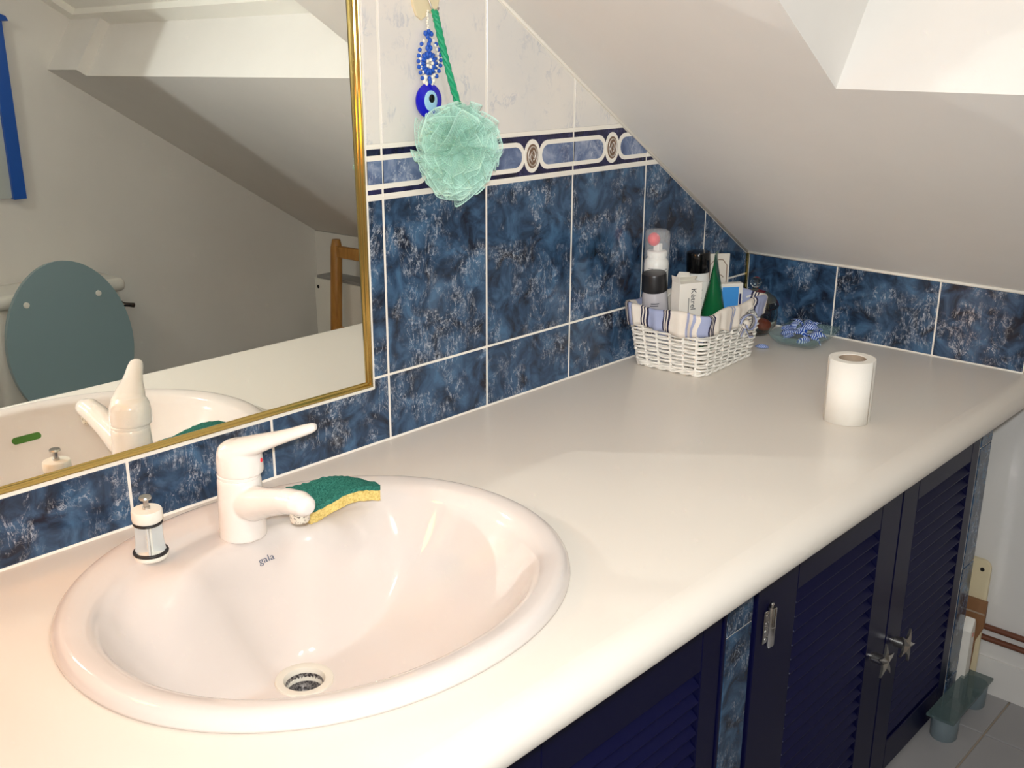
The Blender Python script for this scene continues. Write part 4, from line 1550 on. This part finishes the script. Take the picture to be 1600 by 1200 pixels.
def shell_mesh():
    bm = bmesh.new()
    n, m_ = 22, 6
    rows = []
    for j in range(m_ + 1):
        v_ = j / m_
        row = []
        for i in range(n + 1):
            u = i / n
            a = radians(-72 + 144 * u)
            R_ = 0.019 * v_ * (0.82 + 0.18 * cos(a)) + 0.001
            rid = 0.0008 * sin(u * n * pi) * v_
            h = 0.0085 * sin(pi * (0.12 + 0.85 * v_)) * cos(a * 0.75) + rid
            row.append(bm.verts.new((R_ * sin(a), R_ * cos(a) - 0.009, h)))
        rows.append(row)
    for A, B in zip(rows, rows[1:]):
        for i in range(n):
            f = bm.faces.new((A[i], A[i + 1], B[i + 1], B[i]))
            f.smooth = True
    return bm


SHELL_AT = ['in the front left corner', 'in the back left corner', 'at the front edge, left of the middle', 'under the heap, left of the middle', 'at the back edge, left of the middle', 'at the front edge, right of the middle', 'under the heap, right of the middle',
            'at the back edge, right of the middle', 'in the front right corner', 'in the back right corner', 'on top of the heap at the left', 'on top of the heap at the front', 'on top of the heap in the middle', 'on top of the heap at the right',
            'on top of the heap at the back right', 'at the right-hand end', 'on top of the heap at the back left']
sh0 = None
pos = [(-0.045, -0.018, 0.016), (-0.040, 0.014, 0.017), (-0.018, -0.026, 0.013), (-0.016, 0.002, 0.020), (-0.014, 0.026, 0.018), (0.010, -0.024, 0.014), (0.012, 0.006, 0.021), (0.014, 0.030, 0.018), (0.036, -0.014, 0.016), (0.040, 0.016, 0.018),
       (-0.028, -0.006, 0.030), (0.000, -0.010, 0.031), (-0.006, 0.017, 0.033), (0.024, 0.002, 0.031), (0.022, 0.022, 0.030), (0.050, 0.002, 0.021), (-0.030, 0.022, 0.030)]
for i, (x, y, z) in enumerate(pos):
    if sh0 is None:
        sh0 = obj('shell', shell_mesh(), 'shell_blue', None)
        md = sh0.modifiers.new('thick', 'SOLIDIFY')
        md.thickness = 0.0012
        o = sh0
    else:
        o = sh0.copy()
        COL.objects.link(o)
    c_, s_ = cos(DRz), sin(DRz)
    o.location = (DXc + x * c_ - y * s_, DYc + x * s_ + y * c_, z)
    o.rotation_euler = (random.uniform(-0.5, 0.5), random.uniform(-0.5, 0.5), random.uniform(0, 6.28))
    sc_ = random.uniform(0.9, 1.15)
    o.scale = (sc_, sc_, sc_)
    tag(o, 'blue striped shell ' + SHELL_AT[i] + ' of the glass dish', 'shell', 'blue shells in the glass dish')
o = sh0.copy()
COL.objects.link(o)
o.location = (0.808, -0.142, 0.001)
o.rotation_euler = (0, 0, 2.0)
o.scale = (0.8, 0.8, 0.8)
del o['group']
tag(o, 'single blue shell lying on the worktop between the basket and the dish', 'shell')

# ------------------------------------------------------------------ hook, charm and bath puff on the wall
hk = empty('wall_hook', (0.0845, 0.0, 0.60), label='cream plastic adhesive hook with a wire, on the pale tiles', category='hook')
pts = [(-0.024, 0.05), (-0.030, 0.02), (-0.0245, -0.003), (-0.019, -0.015), (-0.010, -0.0205), (-0.003, -0.0165), (0.000, -0.008), (0.003, -0.008), (0.008, -0.0115), (0.015, -0.010), (0.021, -0.002), (0.027, 0.02), (0.022, 0.05)]
prism('backplate', pts, (0, -0.0042, 0), (1, 0, 0), (0, 0, 1), (0, 1, 0), 0.0040, 'plastic_cream', hk, 0.0012, 2)
tube('wire_hook', [(-0.004, -0.004, 0.030), (-0.004, -0.007, 0.012), (-0.0015, -0.010, 0.003), (0.0, -0.012, -0.004), (0.001, -0.015, -0.0085), (0.003, -0.020, -0.0085), (0.004, -0.022, -0.004)], 0.0013, 'steel', hk, 8)

ch = empty('evil_eye_charm', (0.082, 0.0, 0.475), label='blue glass evil eye charm with blue and white beads hanging from the hook', category='charm')


def bead_run(name, pts, r, m_, el=1.0):
    for p in pts:
        bm = bmesh.new()
        add_ball(bm, p, r, (1, 1, el), 10, 6)
        obj(name, bm, m_, ch)


yb = -0.0075
eye = [(0.0, 0.0), (0.019, 0.0), (0.0225, 0.002), (0.0235, 0.0045), (0.0225, 0.0068), (0.015, 0.0095), (0.0, 0.0105)]
xfy = Matrix.Rotation(pi / 2, 4, 'X')
lathe('glass_eye', eye, 'eye_blue', ch, 40, c=(0, -0.0015, 0), xf=xfy)
bm = bmesh.new()
add_ball(bm, (-0.0005, -0.0108, 0.000), 0.0125, (1, 0.16, 1.12), 28, 12)
obj('pale_iris', bm, 'eye_pale', ch)
bm = bmesh.new()
add_ball(bm, (0.0, -0.0126, 0.003), 0.0055, (1, 0.16, 1.05), 20, 10)
obj('pupil', bm, 'black_gloss', ch)
cz = 0.049
for i in range(14):
    a = 2 * pi * i / 14
    bm = bmesh.new()
    add_tube(bm, [(0.0065 * cos(a), yb, cz + 0.0065 * sin(a)), (0.0155 * cos(a), yb, cz + 0.0155 * sin(a))], 0.0027, 6)
    obj('ring_bead', bm, 'bead_blue', ch, smooth=True)
bead_run('centre_bead', [(0.0048 * cos(a), yb - 0.002, cz + 0.0048 * sin(a)) for a in [2 * pi * i / 5 for i in range(5)]], 0.0026, 'bead_white')
bead_run('blue_bead', [(-0.0125 - 0.0065 * sin(pi * t_), yb, 0.030 + 0.044 * t_) for t_ in [i / 6 for i in range(7)]], 0.0029, 'bead_blue')
bead_run('blue_bead', [(0.0145 + 0.0085 * sin(pi * t_), yb, 0.032 + 0.042 * t_) for t_ in [i / 6 for i in range(7)]], 0.0029, 'bead_blue')
bead_run('white_bead', [(-0.008 - 0.0075 * sin(pi * t_), yb, 0.032 + 0.046 * t_) for t_ in [i / 8 for i in range(9)]], 0.0020, 'bead_white', 1.4)
bead_run('white_bead', [(0.010 + 0.008 * sin(pi * t_), yb, 0.034 + 0.044 * t_) for t_ in [i / 8 for i in range(9)]], 0.0020, 'bead_white', 1.4)
bead_run('blue_bead', [(x, yb - 0.001, z) for x, z in ((-0.006, 0.088), (0, 0.090), (0.005, 0.087), (-0.002, 0.084), (0.002, 0.079), (0, 0.074), (-0.003, 0.069), (0.003, 0.069), (0, 0.066), (0, 0.029), (0.001, 0.025))], 0.0030, 'bead_blue', 1.25)
bead_run('white_bead', [(-0.006, yb, 0.031), (-0.0085, yb, 0.026), (-0.005, yb, 0.023), (0.006, yb, 0.031), (0.0085, yb, 0.026), (0.005, yb, 0.023)], 0.0027, 'bead_white', 1.4)
bead_run('white_bead', [(-0.001 + 0.0008 * sin(i * 2.0), yb - 0.0006, 0.094 + i * 0.0032) for i in range(8)], 0.0018, 'bead_white')

PC = Vector((0.0885, -0.056, 0.4115))
pf = empty('bath_puff', PC, label='mint green netting bath puff hanging on a green cord from the hook', category='bath puff')
bm = bmesh.new()
uvl = bm.loops.layers.uv.new('UVMap')
rnd = random.Random(5)
NPET = 120
RP = 0.066
for k in range(NPET):
    zz = 1 - 2 * (k + 0.5) / NPET
    th = k * pi * (3 - sqrt(5))
    d_ = Vector((sqrt(1 - zz * zz) * cos(th), sqrt(1 - zz * zz) * sin(th), zz))
    d_ = (d_ + Vector((rnd.uniform(-.2, .2), rnd.uniform(-.2, .2), rnd.uniform(-.2, .2)))).normalized()
    t1 = d_.cross(Vector((rnd.uniform(-1, 1), rnd.uniform(-1, 1), rnd.uniform(-1, 1)))).normalized()
    t2 = d_.cross(t1)
    R_ = RP * rnd.uniform(0.84, 1.06)
    wd = rnd.uniform(0.34, 0.56)
    f1, p1 = rnd.uniform(1.6, 3.4), rnd.uniform(0, 6.28)
    amp = rnd.uniform(0.10, 0.22)
    bend = rnd.uniform(-0.45, 0.45)
    c0 = Vector((rnd.uniform(-.25, .25), rnd.uniform(-.25, .25), rnd.uniform(-.25, .25))) * R_
    nu, nv = 18, 9
    g = []
    for j in range(nv + 1):
        v_ = j / nv
        rw = []
        for i in range(nu + 1):
            u = -1 + 2 * i / nu
            rad_ = R_ * (0.10 + 0.90 * v_) * sqrt(max(0.05, 1 - 0.42 * u * u))
            p = c0 * (1 - v_) + d_ * rad_ + t1 * (u * wd * R_ * (0.35 + 0.65 * v_)) + t2 * (amp * R_ * sin(f1 * u * 2.2 + p1) * v_ + bend * R_ * v_ * v_ * (1 - u * u))
            p.y *= 0.78
            if p.y > 0.048:
                p.y = 0.048 + (p.y - 0.048) * 0.12
            rw.append((bm.verts.new(p), (u * 0.5 + 0.5, v_)))
        g.append(rw)
    for j in range(nv):
        for i in range(nu):
            q4 = (g[j][i], g[j][i + 1], g[j + 1][i + 1], g[j + 1][i])
            f = bm.faces.new([x[0] for x in q4])
            f.smooth = True
            for lp_, x in zip(f.loops, q4):
                lp_[uvl].uv = x[1]
pn = obj('netting', bm, 'netting', pf, fix=False)
pn['kind'] = 'stuff'
cp = [Vector((0.0865, -0.016, 0.592)), Vector((0.0885, -0.019, 0.575)), Vector((0.094, -0.023, 0.545)), Vector((0.101, -0.028, 0.51)), Vector((0.107, -0.036, 0.475)), Vector((0.108, -0.046, 0.455)), Vector((0.10, -0.058, 0.43))]
fine = []
for a, b in zip(cp, cp[1:]):
    for i in range(14):
        fine.append(a.lerp(b, i / 14))
for s_ in range(3):
    pts = []
    for i, p in enumerate(fine):
        a = i * 0.42 + s_ * 2 * pi / 3
        pts.append(p + Vector((0.0024 * cos(a), 0.0024 * sin(a), 0)) - PC)
    tube('cord_strand', pts, 0.0027, 'rope_green', pf, 7)

# ------------------------------------------------------------------ things seen in the mirror
wc = empty('toilet', (0.264, YF, FL), label='white toilet with a raised grey blue lid, seen in the mirror', category='toilet')
bm = bmesh.new()
add_box(bm, -0.172, 0.184, 0.004, 0.165, 0.40, 0.722, 0.022, 4)
obj('cistern', bm, 'wc_white', wc, smooth=True, auto=40)
bm = bmesh.new()
add_box(bm, -0.182, 0.194, 0.003, 0.176, 0.720, 0.758, 0.016, 4)
obj('cistern_lid', bm, 'wc_white', wc, smooth=True, auto=40)
bm = bmesh.new()
add_tube(bm, [(0.166, 0.165, 0.690), (0.166, 0.182, 0.690), (0.166, 0.186, 0.688), (0.186, 0.190, 0.684), (0.200, 0.190, 0.680)], [0.009, 0.008, 0.006, 0.006, 0.007], 10)
obj('flush_lever', bm, mat('dark_chrome', (90, 86, 84), 0.2, 0.9), wc, smooth=True)
bm = bmesh.new()
loft(bm, [((0, 0.30, 0.0), (0.105, 0, 0), (0, 0.20, 0)), ((0, 0.30, 0.10), (0.095, 0, 0), (0, 0.19, 0)), ((0, 0.33, 0.22), (0.13, 0, 0), (0, 0.22, 0)), ((0, 0.38, 0.34), (0.175, 0, 0), (0, 0.24, 0)), ((0, 0.39, 0.39), (0.18, 0, 0), (0, 0.24, 0)), ((0, 0.39, 0.392), (0.13, 0, 0), (0, 0.18, 0)), ((0, 0.39, 0.25), (0.08, 0, 0), (0, 0.10, 0))], 40)
add_box(bm, -0.11, 0.11, 0.02, 0.24, 0.28, 0.40, 0.02, 2)
obj('pan', bm, 'wc_white', wc, smooth=True, auto=50)
bm = bmesh.new()
add_tube(bm, [(0.152 * cos(a), 0.395 + 0.205 * sin(a), 0.405) for a in [2 * pi * i / 40 for i in range(40)]], 0.022, 10, closed=True, flat=0.45)
obj('seat_ring', bm, 'lid_grey', wc, smooth=True)
bm = bmesh.new()
pts = [(0.170 * cos(a) * (1.0 - 0.05 * sin(a)), 0.215 * sin(a)) for a in [2 * pi * i / 56 for i in range(56)]]
add_prism(bm, pts, (0, 0.222, 0.620), (1, 0, 0), (0, -0.10, 0.995), (0, -0.995, -0.10), 0.016, 0, 0.006, 3)
lidp = obj('lid', bm, 'lid_grey', wc, smooth=True, auto=40)
for sx in (-0.102, 0.092):
    lathe('bumper', [(0, 0), (0.008, 0), (0.0075, 0.005), (0, 0.006)], 'white_plastic', lidp, 16, c=(sx, 0.2085, 0.735), xf=Matrix.Rotation(-pi / 2 , 4, 'X'))

fr = empty('blue_framed_panel', (0.12, YF + 0.001, 0.18), label='bright blue frame with a pale panel on the far wall, seen at the mirror edge', category='frame')
box('panel', -0.20, 0.142, 0.001, 0.010, 0.004, 0.44, 'pale_panel', fr)
box('frame_rail', 0.128, 0.162, 0.0, 0.022, 0.0, 0.452, 'blue_frame', fr, 0.001, 1)
box('frame_rail', -0.222, -0.188, 0.0, 0.022, 0.0, 0.452, 'blue_frame', fr, 0.001, 1)
box('frame_rail', -0.188, 0.128, 0.0, 0.022, 0.418, 0.452, 'blue_frame', fr, 0.001, 1)
prism('cornice', [(-0.232, 0.0), (0.176, 0.0), (0.170, 0.012), (0.02, 0.07), (-0.226, 0.012)], (0, 0.0, 0.452), (1, 0, 0), (0, 0, 1), (0, 1, 0), 0.028, 'blue_frame', fr)

ca = empty('wooden_chair', (0.95, -1.38, FL), label='honey coloured wooden ladder back chair by the far corner, seen in the mirror', category='chair')
cxp = 1.135 - 0.95
for y in (-0.172, 0.172):
    bm = bmesh.new()
    add_tube(bm, [(cxp - 0.02, y, 0.0), (cxp - 0.022, y, 0.45), (cxp, y, 0.76), (cxp + 0.001, y, 0.785)], [0.017, 0.019, 0.0185, 0.013], 12)
    obj('back_post', bm, 'wood', ca, smooth=True, auto=50)
    bm = bmesh.new()
    add_tube(bm, [(-0.18, y, 0.0), (-0.18, y, 0.44)], [0.015, 0.019], 12)
    obj('front_leg', bm, 'wood', ca, smooth=True, auto=50)
for z in (0.748, 0.49):
    box('back_rail', cxp - 0.012 - (0.755 - z) * 0.07, cxp + 0.008 - (0.755 - z) * 0.07, -0.165, 0.165, z - 0.018, z + 0.018, 'wood', ca, 0.004, 2)
box('seat', -0.205, cxp + 0.0, -0.19, 0.19, 0.44, 0.465, 'wood', ca, 0.008, 2)
for y in (-0.172, 0.172):
    tube('stretcher', [(-0.18, y, 0.2), (cxp - 0.02, y, 0.2)], 0.010, 'wood', ca)

hb = empty('white_heater', (1.205, -1.44, FL), label='low white box along the wall behind the wooden chair, seen in the mirror', category='heater')
box('casing', -0.032, 0.033, -0.29, 0.34, 0.0, 0.636, 'white_plastic', hb, 0.003, 1)
box('top_shadow_strip', -0.034, 0.034, -0.27, 0.342, 0.636, 0.646, mat('shadow_line_grey', (150, 150, 148), 0.5), hb, 0.001, 1)  # grey strip stands in for the shadow line along the top
lathe('hole', [(0, 0), (0.006, 0), (0.006, 0.001), (0, 0.001)], 'black_hole', hb, 14, c=(-0.0328, -0.268, 0.606), xf=Matrix.Rotation(-pi / 2, 4, 'Y'))

# ------------------------------------------------------------------ lift everything so that the floor is at z = 0
bpy.context.view_layer.update()
for o in list(S.objects):
    if o.parent is None:
        o.location.z += LIFT
